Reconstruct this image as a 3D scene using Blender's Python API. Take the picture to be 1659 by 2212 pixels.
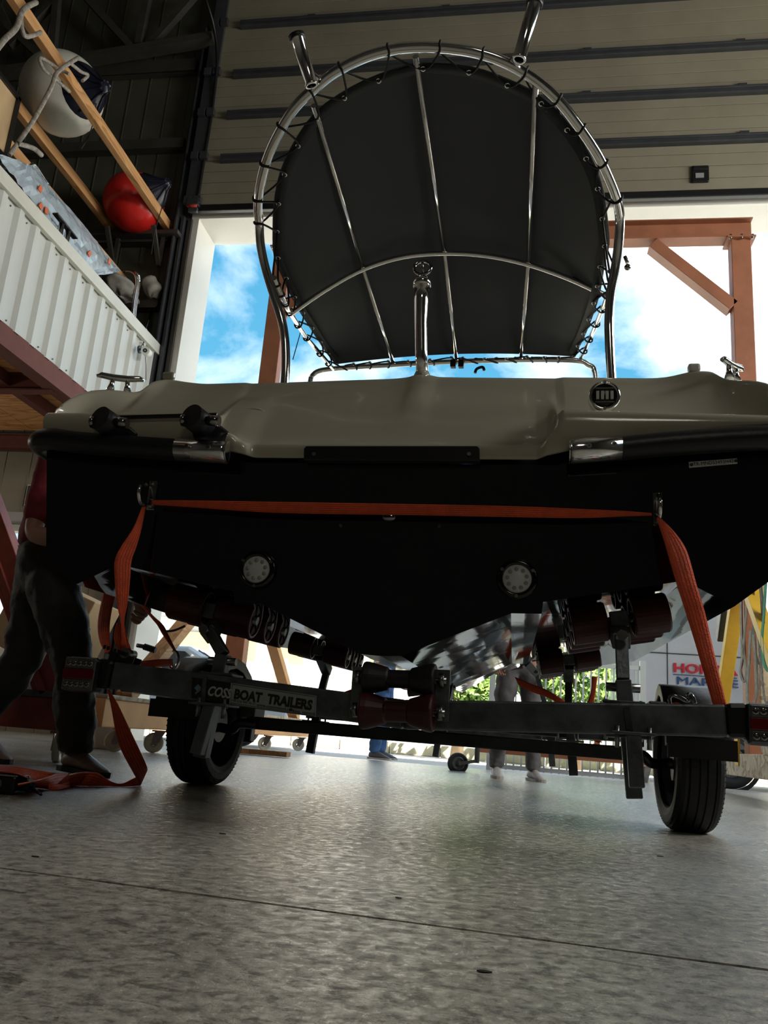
import bpy, bmesh, math, random
from mathutils import Vector, Matrix
for o in list(bpy.data.objects): bpy.data.objects.remove(o)
random.seed(7)
R_=math.radians
scene=bpy.context.scene
COL=scene.collection
# ------------------------------------------------------------------ camera
F=1813.; CX,CY=829.5,1106.
PITCH,ROLL,YAW,CAMH=R_(14.92),R_(4.52),R_(10.0),.255
fw=Vector((-math.sin(YAW)*math.cos(PITCH),math.cos(YAW)*math.cos(PITCH),math.sin(PITCH)))
_r=Vector((math.cos(YAW),math.sin(YAW),0)); _u=_r.cross(fw)
CR=_r*math.cos(ROLL)+_u*math.sin(ROLL); CU=-_r*math.sin(ROLL)+_u*math.cos(ROLL)
CAM=Vector((0,0,CAMH))
cd=bpy.data.cameras.new('camera'); cam=bpy.data.objects.new('camera',cd); COL.objects.link(cam)
cam.matrix_world=Matrix(((CR.x,CU.x,-fw.x,0),(CR.y,CU.y,-fw.y,0),(CR.z,CU.z,-fw.z,CAMH),(0,0,0,1)))
cd.sensor_fit='VERTICAL'; cd.sensor_height=36; cd.lens=F/2212*36; cd.clip_start=.02; cd.clip_end=500
scene.camera=cam
# ------------------------------------------------------------------ view, sky, sun, added fill lamps
scene.view_settings.view_transform='Standard'; scene.view_settings.look='None'
scene.view_settings.gamma=1; scene.view_settings.use_curve_mapping=False; scene.view_settings.exposure=0.25
scene.cycles.use_denoising=True; scene.cycles.max_bounces=8; scene.cycles.diffuse_bounces=5; scene.cycles.glossy_bounces=5
scene.cycles.sample_clamp_indirect=6
world=bpy.data.worlds.new('world'); scene.world=world; world.use_nodes=True
nt=world.node_tree; nt.nodes.clear()
def nd(nt,t,**k):
    n=nt.nodes.new(t)
    for a,b in k.items():
        if a in ('operation','noise_dimensions','blend_type','data_type','wave_type','bands_direction','feature','distance','interpolation_type','wave_profile'): setattr(n,a,b)
        else: n.inputs[a.replace('_',' ')].default_value=b
    return n
def ramp(nt,stops):
    n=nt.nodes.new('ShaderNodeValToRGB'); e=n.color_ramp.elements
    while len(e)<len(stops): e.new(.5)
    for i,(p,c) in enumerate(stops): e[i].position=p; e[i].color=(*c,1) if len(c)==3 else c
    return n
def world_sky():
    L=nt.links.new
    tc=nt.nodes.new('ShaderNodeTexCoord')
    sep=nt.nodes.new('ShaderNodeSeparateXYZ'); L(tc.outputs['Generated'],sep.inputs[0])
    grad=ramp(nt,[(.0,(.5,.68,.82)),(.25,(.15,.53,.78)),(.6,(.08,.38,.68)),(1,(.04,.22,.55))]); L(sep.outputs[2],grad.inputs[0])
    mp=nt.nodes.new('ShaderNodeMapping'); mp.inputs['Scale'].default_value=(1,1,1.5); mp.inputs['Location'].default_value=(3.3,1.7,.25); L(tc.outputs['Generated'],mp.inputs[0])
    n=nd(nt,'ShaderNodeTexNoise',Scale=3.6,Detail=9,Roughness=.56,Distortion=.25); L(mp.outputs[0],n.inputs[0])
    cl=ramp(nt,[(.44,(0,0,0)),(.54,(.30,.30,.30)),(.68,(1,1,1))]); L(n.outputs[0],cl.inputs[0])
    mix=nt.nodes.new('ShaderNodeMix'); mix.data_type='RGBA'; mix.inputs[7].default_value=(2.4,2.4,2.4,1)
    L(cl.outputs[0],mix.inputs[0]); L(grad.outputs[0],mix.inputs[6])
    bg=nt.nodes.new('ShaderNodeBackground'); bg.inputs[1].default_value=1.0; L(mix.outputs[2],bg.inputs[0])
    out=nt.nodes.new('ShaderNodeOutputWorld'); L(bg.outputs[0],out.inputs[0])
world_sky()
sd=bpy.data.lights.new('sun','SUN'); sd.energy=22.0; sd.angle=R_(.6); sd.color=(1,.96,.88)
sun=bpy.data.objects.new('sun',sd); COL.objects.link(sun)
sun.rotation_euler=Vector((-.75,.48,-1.1)).to_track_quat('-Z','Y').to_euler()
# added fill lamps, unseen; the side one sits in an added opening of wall_right
def area(name,loc,tgt,sx,sy,e,col=(1,1,1)):
    d=bpy.data.lights.new(name,'AREA'); d.shape='RECTANGLE'; d.size=sx; d.size_y=sy; d.energy=e; d.color=col
    o=bpy.data.objects.new(name,d); COL.objects.link(o); o.location=loc
    o.rotation_euler=(Vector(tgt)-Vector(loc)).to_track_quat('-Z','Y').to_euler(); return o
area('added_side_fill',(6.9,4.5,5.2),(-4.4,6.4,4.6),5.5,1.6,430,(1,.97,.92))  # added side fill that brightens the parapet and fenders
area('added_rear_fill',(1.5,-5.0,6.5),(.2,1.5,1.0),1.4,1.4,32,(1,.93,.8))  # added fill from behind the camera for transom and near floor
pd_=bpy.data.lights.new('added_mezz_fill','POINT'); pd_.energy=70; pd_.shadow_soft_size=.25; pd_.color=(1,.93,.82)  # added point fill for the soffit and wall under the mezzanine, no fitting built
pl_=bpy.data.objects.new('added_mezz_fill',pd_); COL.objects.link(pl_); pl_.location=(-8.2,5.2,2.0)
# ------------------------------------------------------------------ projection helpers (photo pixel -> point at a true depth)
def ray(x,y): return fw*F+CR*(x-CX)-CU*(y-CY)
def WY(x,y,Y): d=ray(x,y); return CAM+d*(Y/d.y)
def WX(x,y,X): d=ray(x,y); return CAM+d*(X/d.x)
def WZ(x,y,Z=0): d=ray(x,y); return CAM+d*((Z-CAMH)/d.z)
BR=R_(-3.83); BO=Vector((-.423,2.46,0)); bc,bs=math.cos(BR),math.sin(BR)
def toL(p): d=p-BO; return Vector((d.x*bc+d.y*bs,-d.x*bs+d.y*bc,d.z))
def toW(l): return BO+Vector((l[0]*bc-l[1]*bs,l[0]*bs+l[1]*bc,l[2]))
CL=toL(CAM)
def L(x,y,v=0):
    d=toL(BO+ray(x,y)); return CL+d*((v-CL.y)/d.y)
# ------------------------------------------------------------------ materials
MATS={}
def M(name,col,rough=.5,metal=0,var=0,scale=6,bump=0,bscale=40,coat=0,stretch=(1,1,1),col2=None,spec=.5,trans=0,emit=0,rvar=0):
    if name in MATS: return MATS[name]
    m=bpy.data.materials.new(name); m.use_nodes=True; t=m.node_tree; p=t.nodes['Principled BSDF']; K=t.links.new
    p.inputs['Base Color'].default_value=(*col,1); p.inputs['Roughness'].default_value=rough; p.inputs['Metallic'].default_value=metal
    p.inputs['Coat Weight'].default_value=coat; p.inputs['Coat Roughness'].default_value=.04; p.inputs['Specular IOR Level'].default_value=spec
    p.inputs['Transmission Weight'].default_value=trans
    if emit: p.inputs['Emission Color'].default_value=(*col,1); p.inputs['Emission Strength'].default_value=emit
    tc=t.nodes.new('ShaderNodeTexCoord'); mp=t.nodes.new('ShaderNodeMapping'); mp.inputs['Scale'].default_value=stretch; K(tc.outputs['Object'],mp.inputs[0])
    n=nd(t,'ShaderNodeTexNoise',Scale=scale,Detail=6,Roughness=.6); K(mp.outputs[0],n.inputs[0])
    c2=col2 or tuple(c*(1-max(var,.06)) for c in col)
    r=ramp(t,[(.35,c2),(.65,col)]); K(n.outputs[0],r.inputs[0]); K(r.outputs[0],p.inputs['Base Color'])
    if rvar:
        mr=nd(t,'ShaderNodeMapRange',From_Min=.3,From_Max=.7,To_Min=max(0,rough-rvar),To_Max=rough+rvar); K(n.outputs[0],mr.inputs[0]); K(mr.outputs[0],p.inputs['Roughness'])
    if bump:
        n2=nd(t,'ShaderNodeTexNoise',Scale=bscale,Detail=4); K(mp.outputs[0],n2.inputs[0])
        b=nd(t,'ShaderNodeBump',Strength=bump,Distance=.01); K(n2.outputs[0],b.inputs['Height']); K(b.outputs[0],p.inputs['Normal'])
    MATS[name]=m; return m
def wood(name,c1,c2,scale=3,stretch=(1,.12,1),rough=.6,ring=8,knots=False):
    if name in MATS: return MATS[name]
    m=M(name,c1,rough); t=m.node_tree; K=t.links.new; p=t.nodes['Principled BSDF']
    tc=t.nodes.new('ShaderNodeTexCoord'); mp=t.nodes.new('ShaderNodeMapping'); mp.inputs['Scale'].default_value=stretch; K(tc.outputs['Object'],mp.inputs[0])
    n=nd(t,'ShaderNodeTexNoise',Scale=scale,Detail=3,Roughness=.5,Distortion=.6); K(mp.outputs[0],n.inputs[0])
    mu=nd(t,'ShaderNodeMath',operation='MULTIPLY'); mu.inputs[1].default_value=ring; K(n.outputs[0],mu.inputs[0])
    fr=nd(t,'ShaderNodeMath',operation='FRACT'); K(mu.outputs[0],fr.inputs[0])
    r=ramp(t,[(0,c1),(.6,tuple((a+b)/2 for a,b in zip(c1,c2))),(.85,c2),(1,c1)]); K(fr.outputs[0],r.inputs[0]); K(r.outputs[0],p.inputs['Base Color'])
    return m
def concrete():
    m=bpy.data.materials.new('concrete_floor'); m.use_nodes=True; t=m.node_tree; p=t.nodes['Principled BSDF']; K=t.links.new
    tc=t.nodes.new('ShaderNodeTexCoord'); ob=tc.outputs['Object']
    a=nd(t,'ShaderNodeTexNoise',Scale=1.5,Detail=9,Roughness=.68); K(ob,a.inputs[0])
    b=nd(t,'ShaderNodeTexNoise',Scale=38,Detail=10,Roughness=.8); K(ob,b.inputs[0])
    mpv=t.nodes.new('ShaderNodeMapping'); mpv.inputs['Scale'].default_value=(1,2.2,1); mpv.inputs['Rotation'].default_value=(0,0,.5); K(ob,mpv.inputs[0])
    s=nd(t,'ShaderNodeTexNoise',Scale=13,Detail=10,Roughness=.72,Distortion=2.2); K(mpv.outputs[0],s.inputs[0])
    base=ramp(t,[(.3,(.27,.255,.215)),(.5,(.46,.44,.38)),(.72,(.64,.62,.56))]); K(a.outputs[0],base.inputs[0])
    fine=ramp(t,[(.42,(.14,.13,.115)),(.49,(.68,.67,.64)),(.58,(1.15,1.15,1.12))]); K(b.outputs[0],fine.inputs[0])
    mx=nd(t,'ShaderNodeMix',data_type='RGBA',blend_type='MULTIPLY'); mx.inputs[0].default_value=.85; K(base.outputs[0],mx.inputs[6]); K(fine.outputs[0],mx.inputs[7])
    st=ramp(t,[(.34,(.10,.09,.07)),(.39,(.45,.43,.4)),(.44,(1,1,1))]); K(s.outputs[0],st.inputs[0])
    m2=nd(t,'ShaderNodeMix',data_type='RGBA',blend_type='MULTIPLY'); m2.inputs[0].default_value=.9; K(mx.outputs[2],m2.inputs[6]); K(st.outputs[0],m2.inputs[7])
    # pale curved tyre scuffs
    mw=t.nodes.new('ShaderNodeMapping'); mw.inputs['Scale'].default_value=(1,.35,1); mw.inputs['Rotation'].default_value=(0,0,-.35); K(ob,mw.inputs[0])
    w=nd(t,'ShaderNodeTexNoise',Scale=1.6,Detail=2,Distortion=1.2); K(mw.outputs[0],w.inputs[0])
    sc=ramp(t,[(.4985,(0,0,0)),(.5005,(.22,.22,.22)),(.5025,(0,0,0))]); K(w.outputs[0],sc.inputs[0])
    m3=nd(t,'ShaderNodeMix',data_type='RGBA',blend_type='MIX'); K(sc.outputs[0],m3.inputs[0]); K(m2.outputs[2],m3.inputs[6]); m3.inputs[7].default_value=(.5,.48,.43,1)
    K(m3.outputs[2],p.inputs['Base Color'])
    rr=nd(t,'ShaderNodeMapRange',From_Min=.38,From_Max=.62,To_Min=.46,To_Max=.17); K(b.outputs[0],rr.inputs[0]); K(rr.outputs[0],p.inputs['Roughness'])
    bb=nd(t,'ShaderNodeTexNoise',Scale=120,Detail=8,Roughness=.75); K(ob,bb.inputs[0]); sm=nd(t,'ShaderNodeMath',operation='MULTIPLY'); sm.inputs[1].default_value=.5; K(s.outputs[0],sm.inputs[0]); ad=nd(t,'ShaderNodeMath',operation='ADD'); K(bb.outputs[0],ad.inputs[0]); K(sm.outputs[0],ad.inputs[1])
    bu=nd(t,'ShaderNodeBump',Strength=.6,Distance=.0028); K(ad.outputs[0],bu.inputs['Height']); K(bu.outputs[0],p.inputs['Normal'])
    p.inputs['Specular IOR Level'].default_value=.9
    return m
m_floor=concrete()
m_navy=M('navy_gelcoat',(.002,.003,.006),.06,coat=1,var=.3,bump=.02,bscale=6)
m_bottom=M('dark_hull_bottom',(.006,.007,.009),.05,coat=.7,bump=.12,bscale=9,stretch=(1,.35,1))
m_cream=M('cream_gelcoat',(.43,.40,.305),.14,var=.05,scale=2,coat=.4)
m_blackrub=M('black_rubber',(.008,.008,.009),.42,var=.2,bump=.1,bscale=60)
m_plast=M('black_plastic',(.01,.01,.011),.3,var=.2)
m_chrome=M('polished_steel',(.88,.87,.86),.10,1,var=.04)
m_chromed=M('dark_polished_steel',(.35,.34,.33),.1,1,var=.1)
m_galv=M('galvanised_steel',(.16,.18,.185),.42,.75,var=.45,scale=14,bump=.15,bscale=50,stretch=(1,1,1),rvar=.1)
m_axle=M('dark_galvanised_axle',(.09,.10,.105),.35,.7,var=.5,scale=9,rvar=.1)
m_bolt=M('zinc_bolt',(.3,.3,.29),.3,1,var=.3,scale=30)
m_tyre=M('tyre_rubber',(.010,.010,.011),.6,var=.3,scale=20,bump=.2,bscale=80)
m_canopy=M('charcoal_canvas',(.040,.043,.050),.75,var=.12,scale=3,bump=.25,bscale=500)
m_hem=M('black_canvas_hem',(.012,.013,.015),.7,var=.2,bump=.3,bscale=60)
m_cord=M('black_elastic_cord',(.006,.006,.006),.6)
m_web=M('orange_webbing',(.95,.12,.03),.62,var=.25,scale=30,bump=.5,bscale=220,stretch=(1,1,1))
m_webd=M('dark_orange_stitching',(.42,.045,.015),.7)
m_poly=M('dark_red_polyurethane',(.055,.004,.006),.42,var=.25,scale=5)
m_polyb=M('black_polyurethane',(.008,.005,.006),.5,var=.2)
m_edge_glint=M('painted_edge_glint',(.35,.14,.14),.3)  # glancing reflection on the roller rims, painted as a paler colour
m_corr=M('ivory_corrugated_steel',(.66,.67,.62),.35,var=.10,scale=2,bump=.03,stretch=(1,1,.3))
m_cap=M('ivory_cap_flashing',(.70,.69,.60),.4,var=.12,scale=3)
m_brown=M('red_oxide_steel',(.17,.045,.03),.7,var=.25,scale=4)
m_ply=wood('plywood_soffit',(.85,.46,.17),(.50,.20,.06),2.2,(.28,1.6,1),.55,9)
m_timber=wood('pine_timber',(.62,.34,.14),(.38,.18,.06),5,(1,.15,1),.6,6)
m_oldwood=wood('weathered_wood',(.62,.50,.33),(.30,.20,.12),5,(.2,1,1),.7,5)
m_doorp=M('door_panel_steel',(.27,.245,.175),.5,var=.15,scale=1.5,bump=.05,stretch=(1,1,1))
m_strut=M('grey_door_strut',(.07,.075,.08),.4,.4,var=.2)
m_dark=M('dark_wall_panel',(.085,.085,.06),.6,var=.25,scale=2)
m_girt=M('dark_girt_steel',(.06,.055,.045),.5,var=.3)
m_white=M('white_reveal',(.78,.77,.70),.5,var=.06,scale=1.5)
m_gantry=M('orange_oxide_steel',(.40,.155,.08),.5,var=.25,scale=3)
m_orange=M('worn_orange_paint',(.85,.42,.14),.55,var=.25,scale=4,col2=(.72,.34,.12))
m_redst=M('worn_red_paint',(.42,.09,.06),.5,var=.4,scale=7,bump=.1)
m_plastic=M('clear_plastic_film',(.46,.54,.60),.14,var=.2,scale=8,bump=1.0,bscale=9,spec=.8,rvar=.08)
m_ballw=M('white_fender_vinyl',(.72,.70,.60),.35,var=.22,scale=3)
m_ballr=M('red_fender_vinyl',(.62,.02,.015),.25,var=.1)
m_balln=M('navy_fender_end',(.012,.014,.03),.3,var=.3)
m_rope=M('dirty_white_rope',(.42,.38,.32),.8,var=.5,scale=25,bump=.8,bscale=120)
m_cloth=M('grey_brown_cloth',(.26,.24,.2),.85,var=.3,scale=6,bump=.4,bscale=20)
m_shirt=M('dark_red_cotton',(.22,.012,.022),.8,var=.3,scale=8,bump=.3,bscale=30)
m_trous=M('black_work_trousers',(.030,.027,.025),.7,var=.5,scale=9,bump=1.0,bscale=14)
m_skin=M('skin',(.42,.22,.15),.5,var=.15,scale=12,bump=.1)
m_shoe=M('tan_leather_shoe',(.38,.24,.17),.5,var=.3,scale=12,bump=.2)
m_grey=M('grey_chino',(.16,.15,.155),.8,var=.25,scale=8,bump=.4,bscale=25)
m_jean=M('blue_denim',(.05,.14,.34),.8,var=.4,scale=14,bump=.2)
m_sneak=M('pale_sneaker_leather',(.50,.46,.42),.5,var=.2)
m_lshirt=M('light_blue_cotton',(.55,.62,.78),.8,var=.1)
m_hair=M('dark_hair',(.02,.015,.01),.7,bump=.6,bscale=80)
m_red=M('red_lens',(.13,.003,.004),.12,coat=.5)
m_clear=M('smoked_clear_lens',(.10,.10,.10),.1,coat=.6,var=.3,scale=50)
m_lenswhite=M('frosted_white_lens',(.62,.64,.62),.4)
m_lensg=M('led_lens_grey',(.30,.31,.31),.25)
m_ivory=M('printed_label_white',(.85,.85,.82),.5)
m_ink=M('black_ink',(.01,.01,.01),.5)
m_card=M('brown_cardboard',(.55,.38,.2),.75,var=.1)
m_castw=M('cream_nylon_wheel',(.60,.58,.46),.5,var=.2,scale=10)
m_van=M('silver_white_van_paint',(.60,.63,.68),.25,coat=.6,var=.04)
m_glass=M('dark_glass',(.03,.04,.05),.05,coat=.5)
m_yard=M('pale_yard_concrete',(.55,.53,.5),.8,var=.15,scale=2)
m_kerb=M('yellowish_kerb_stone',(.72,.64,.46),.8,var=.2,scale=6,bump=.3)
m_wallw=M('whitewashed_wall',(.75,.74,.70),.8,var=.08)
m_bar=M('pale_blue_grey_bar',(.62,.68,.70),.4)
m_leaf=M('leaf_green',(.22,.38,.07),.6,var=.5,scale=9)
m_trunk=M('bark_brown',(.2,.14,.08),.8)
m_green=M('green_webbing',(.02,.34,.16),.7,var=.3)
m_yellow=M('yellow_paint',(.80,.48,.03),.5,var=.15)
m_hall=M('dull_hall_panel',(.12,.115,.10),.7,var=.2,scale=2)
m_canvas2=M('faded_webbing',(.36,.32,.24),.85,var=.4,scale=20,bump=.4)
# ------------------------------------------------------------------ mesh builder
class MB:
    def __init__(s): s.v=[]; s.f=[]; s.sm=[]
    def add(s,vs,fs,smooth=False,mx=None):
        b=len(s.v); s.v+=[(mx@Vector(v) if mx else Vector(v)) for v in vs]; s.f+=[tuple(b+i for i in f) for f in fs]; s.sm+=[smooth]*len(fs); return s
    def box(s,c,d,rot=None,mx=None):
        hx,hy,hz=[x/2 for x in d]; m=Matrix.Translation(c)
        if rot is not None: m=m@(rot if isinstance(rot,Matrix) else Matrix.Rotation(rot,4,'Z'))
        if mx: m=mx@m
        vs=[(x,y,z) for x in(-hx,hx) for y in(-hy,hy) for z in(-hz,hz)]
        return s.add(vs,[(0,1,3,2),(4,6,7,5),(0,4,5,1),(2,3,7,6),(0,2,6,4),(1,5,7,3)],False,m)
    def bar(s,a,b,w,h,up=(0,0,1),taper=1):
        a=Vector(a); b=Vector(b); d=(b-a).normalized(); up=Vector(up)
        x=d.cross(up)
        if x.length<1e-4: x=d.cross(Vector((0,1,0)))
        x.normalize(); z=x.cross(d)
        vs=[p+x*(i*w/2*k)+z*(j*h/2*k) for p,k in((a,1),(b,taper)) for i,j in((-1,-1),(1,-1),(1,1),(-1,1))]
        return s.add(vs,[(3,2,1,0),(4,5,6,7),(0,1,5,4),(1,2,6,5),(2,3,7,6),(3,0,4,7)])
    def tube(s,pts,r,n=12,cap=True,closed=False):
        pts=[Vector(p) for p in pts]; k=len(pts); rs=r if isinstance(r,(list,tuple)) else [r]*k
        b=len(s.v); prev=None
        for i,p in enumerate(pts):
            if closed: d=pts[(i+1)%k]-pts[i-1]
            else: d=pts[min(i+1,k-1)]-pts[max(i-1,0)]
            if d.length<1e-9: d=Vector((0,0,1))
            d.normalize()
            if prev is None: x=d.orthogonal().normalized()
            else:
                x=prev-d*prev.dot(d)
                x=x.normalized() if x.length>1e-6 else d.orthogonal().normalized()
            prev=x; y=d.cross(x)
            for j in range(n):
                a=2*math.pi*j/n; s.v.append(p+(x*math.cos(a)+y*math.sin(a))*rs[i])
        for i in range(k if closed else k-1):
            i2=(i+1)%k
            for j in range(n):
                s.f.append((b+i*n+j,b+i*n+(j+1)%n,b+i2*n+(j+1)%n,b+i2*n+j)); s.sm.append(True)
        if cap and not closed:
            s.f.append(tuple(b+j for j in reversed(range(n)))); s.sm.append(False)
            s.f.append(tuple(b+(k-1)*n+j for j in range(n))); s.sm.append(False)
        return s
    def cyl(s,a,b,r,r2=None,n=20): return s.tube([a,b],[r,r if r2 is None else r2],n)
    def lathe(s,prof,mx=None,n=32,smooth=True,closed=False):
        # prof: (radius, height) pairs, axis = local z
        k=len(prof); vs=[(r*math.cos(2*math.pi*j/n),r*math.sin(2*math.pi*j/n),h) for r,h in prof for j in range(n)]
        fs=[(i*n+j,i*n+(j+1)%n,((i+1)%k)*n+(j+1)%n,((i+1)%k)*n+j) for i in range(k if closed else k-1) for j in range(n)]
        return s.add(vs,fs,smooth,mx)
    def torus(s,c,R,r,mx=None,n=28,m=10):
        return s.lathe([(R+r*math.cos(2*math.pi*i/m),r*math.sin(2*math.pi*i/m)) for i in range(m)],(mx or Matrix())@Matrix.Translation(c) if mx else Matrix.Translation(c),n,True,True)
    def prism(s,poly,off):
        # poly: 3D points (planar); off: extrusion vector
        k=len(poly); off=Vector(off); vs=[Vector(p) for p in poly]+[Vector(p)+off for p in poly]
        return s.add(vs,[tuple(range(k)),tuple(reversed(range(k,2*k)))]+[(i+k,(i+1)%k+k,(i+1)%k,i) for i in range(k)])
    def grid(s,rows,smooth=True,closed=False):
        k=len(rows); n=len(rows[0]); vs=[p for r in rows for p in r]
        return s.add(vs,[(i*n+j,i*n+(j+1)%n,(i+1)*n+(j+1)%n,(i+1)*n+j) for i in range(k-1) for j in range(n if closed else n-1)],smooth)
    def ball(s,c,r,n=16,sq=(1,1,1),mx=None):
        m=n//2; rows=[]
        vs=[];fs=[]
        for i in range(m+1):
            t=math.pi*i/m
            for j in range(n):
                a=2*math.pi*j/n; vs.append((r*sq[0]*math.sin(t)*math.cos(a),r*sq[1]*math.sin(t)*math.sin(a),r*sq[2]*math.cos(t)))
        for i in range(m):
            for j in range(n): fs.append((i*n+j,(i+1)*n+j,(i+1)*n+(j+1)%n,i*n+(j+1)%n))
        return s.add(vs,fs,True,(mx or Matrix())@Matrix.Translation(c) if mx else Matrix.Translation(c))
    def build(s,name,mat,parent=None,bevel=0,solid=0,sub=0,seg=2):
        me=bpy.data.meshes.new(name); me.from_pydata([tuple(v) for v in s.v],[],s.f); me.polygons.foreach_set('use_smooth',s.sm)
        me.materials.append(mat)
        bm=bmesh.new(); bm.from_mesh(me); bmesh.ops.remove_doubles(bm,verts=bm.verts,dist=1e-5); bmesh.ops.recalc_face_normals(bm,faces=bm.faces); bm.to_mesh(me); bm.free()
        o=bpy.data.objects.new(name,me); COL.objects.link(o)
        if parent: o.parent=parent
        if solid: md=o.modifiers.new('s','SOLIDIFY'); md.thickness=solid; md.offset=0
        if bevel: md=o.modifiers.new('b','BEVEL'); md.width=bevel; md.segments=seg; md.limit_method='ANGLE'; md.angle_limit=R_(40)
        if sub: md=o.modifiers.new('u','SUBSURF'); md.levels=sub; md.render_levels=sub
        return o
def thing(name,label,cat,loc=(0,0,0),rz=0,group=None,parent=None):
    o=bpy.data.objects.new(name,None); COL.objects.link(o); o.empty_display_size=.1
    o.location=loc; o.rotation_euler=(0,0,rz); o['label']=label; o['category']=cat
    if group: o['group']=group
    return o
def part(name,parent,loc=(0,0,0)):
    o=bpy.data.objects.new(name,None); COL.objects.link(o); o.parent=parent; o.location=loc; return o
def tag(o,label,cat,group=None):
    o['label']=label; o['category']=cat
    if group: o['group']=group
    return o
def struct(o): o['kind']='structure'; return o
def lab(o,l): o['label']=l; return o
def smoothpts(pts,n=6,closed=False):
    P=[Vector(p) for p in pts]; out=[]; k=len(P)
    rng=range(k) if closed else range(k-1)
    for i in rng:
        if closed: a,b,c,d=P[i-1],P[i],P[(i+1)%k],P[(i+2)%k]
        else: a,b,c,d=P[max(i-1,0)],P[i],P[i+1],P[min(i+2,k-1)]
        for j in range(n):
            t=j/n; out.append(.5*((2*b)+(c-a)*t+(2*a-5*b+4*c-d)*t*t+(3*b-a-3*c+d)*t**3))
    if not closed: out.append(P[-1])
    return out
def ribbon(name,mat,parent,left,right,th=.003,n=5,smooth=True):
    a=smoothpts(left,n) if smooth else [Vector(p) for p in left]; b=smoothpts(right,n) if smooth else [Vector(p) for p in right]
    mb=MB(); mb.grid([[p,p.lerp(q,.33),p.lerp(q,.67),q] for p,q in zip(a,b)],True)
    o=mb.build(name,mat,parent,solid=th)
    if mat is m_web and len(a)>4:
        st=MB()
        for t in(.14,.32,.5,.68,.86):
            for z in(-1,1):
                row=[]
                for i,(p,q) in enumerate(zip(a,b)):
                    n_=(q-p).cross(a[min(i+1,len(a)-1)]-a[max(i-1,0)]); n_=n_.normalized()*(th*.5+.0003)*z if n_.length>1e-9 else Vector((0,0,0))
                    w_=.02 ; row.append([p.lerp(q,t-w_)+n_,p.lerp(q,t+w_)+n_])
                st.grid(row,True)
        so=st.build('stitching',m_webd,o); so['kind']='stuff'
    return o
def text(name,body,size,mat,parent,mx,ext=.0004,align='LEFT',sx=1,shear=0,bold=0):
    c=bpy.data.curves.new(name,'FONT'); c.body=body; c.size=size; c.extrude=ext; c.align_x=align; c.shear=shear; c.offset=bold; c.resolution_u=3
    t=bpy.data.objects.new('tmp',c); COL.objects.link(t); bpy.context.view_layer.update()
    me=bpy.data.meshes.new_from_object(t.evaluated_get(bpy.context.evaluated_depsgraph_get())); bpy.data.objects.remove(t); bpy.data.curves.remove(c)
    me.materials.clear(); me.materials.append(mat); me.name=name
    o=bpy.data.objects.new(name,me); COL.objects.link(o); o.parent=parent
    o.matrix_local=mx@Matrix.Diagonal((sx,1,1,1)); o['kind']='stuff'; return o
def frame(o,x,up):
    """matrix with origin o, local X along x, local Y along up"""
    x=Vector(x).normalized(); up=Vector(up); z=x.cross(up).normalized(); y=z.cross(x)
    o=Vector(o); return Matrix(((x.x,y.x,z.x,o.x),(x.y,y.y,z.y,o.y),(x.z,y.z,z.z,o.z),(0,0,0,1)))
def axis(o,d):
    """matrix whose local Z points along d"""
    q=Vector(d).to_track_quat('Z','Y').to_matrix().to_4x4(); return Matrix.Translation(Vector(o))@q
def copytree(o,parent=None):
    c=o.copy(); COL.objects.link(c)
    if parent is not None: c.parent=parent
    for ch in list(o.children): copytree(ch,c)
    return c
def skin_body(name,mat,parent,pts,edges,root=0,sub=2):
    """pts: {key:(pos,radius)}; one continuous skinned surface"""
    keys=list(pts); me=bpy.data.meshes.new(name)
    me.from_pydata([tuple(pts[k][0]) for k in keys],[(keys.index(a),keys.index(b)) for a,b in edges],[])
    o=bpy.data.objects.new(name,me); COL.objects.link(o); o.parent=parent
    md=o.modifiers.new('skin','SKIN'); md.use_smooth_shade=True
    for i,k in enumerate(keys):
        r=pts[k][1]; sv=me.skin_vertices[0].data[i]; sv.radius=(r,r) if not isinstance(r,tuple) else r; sv.use_root=(k==(root or keys[0]))
    ms=o.modifiers.new('sub','SUBSURF'); ms.levels=sub; ms.render_levels=sub
    me.materials.append(mat); return o
# ================================================================== SETTING
D=8.7
jdir=(Vector((.33,1.276,0))-Vector((-.83,1.364,0))).normalized()
def joint_y(x): return 1.364+(x+.83)*jdir.y/jdir.x
def floor_build():
    xs=[-14+28*i/280 for i in range(281)]
    near=[];far=[];bot1=[];bot2=[]
    rnd=random.Random(3)
    for x in xs:
        y=joint_y(x); w=.004+.003*rnd.random(); j=.002*rnd.random()
        near.append(Vector((x,y-w-j,0))); bot1.append(Vector((x,y-w*.6,-.008))); bot2.append(Vector((x,y+w*.6,-.008))); far.append(Vector((x,y+w,0)))
    mb=MB(); mb.grid([[Vector((x,-12,0)) for x in xs],near,bot1,bot2,far,[Vector((x,4.5,0)) for x in xs],[Vector((x,9.3,0)) for x in xs],[Vector((x,9.3,-.3)) for x in xs]],False)
    return mb.build('floor',m_floor)
struct(floor_build())
mb=MB(); mb.grid([[Vector((x,9.3,-.06)) for x in (-60,-20,0,20,60)],[Vector((x,40,-.06)) for x in (-60,-20,0,20,60)],[Vector((x,120,-.06)) for x in (-60,-20,0,20,60)]],False)
struct(mb.build('ground',m_yard))
LZ=6.33; JX=-4.17; JR=4.6; TOP=10.2
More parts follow.
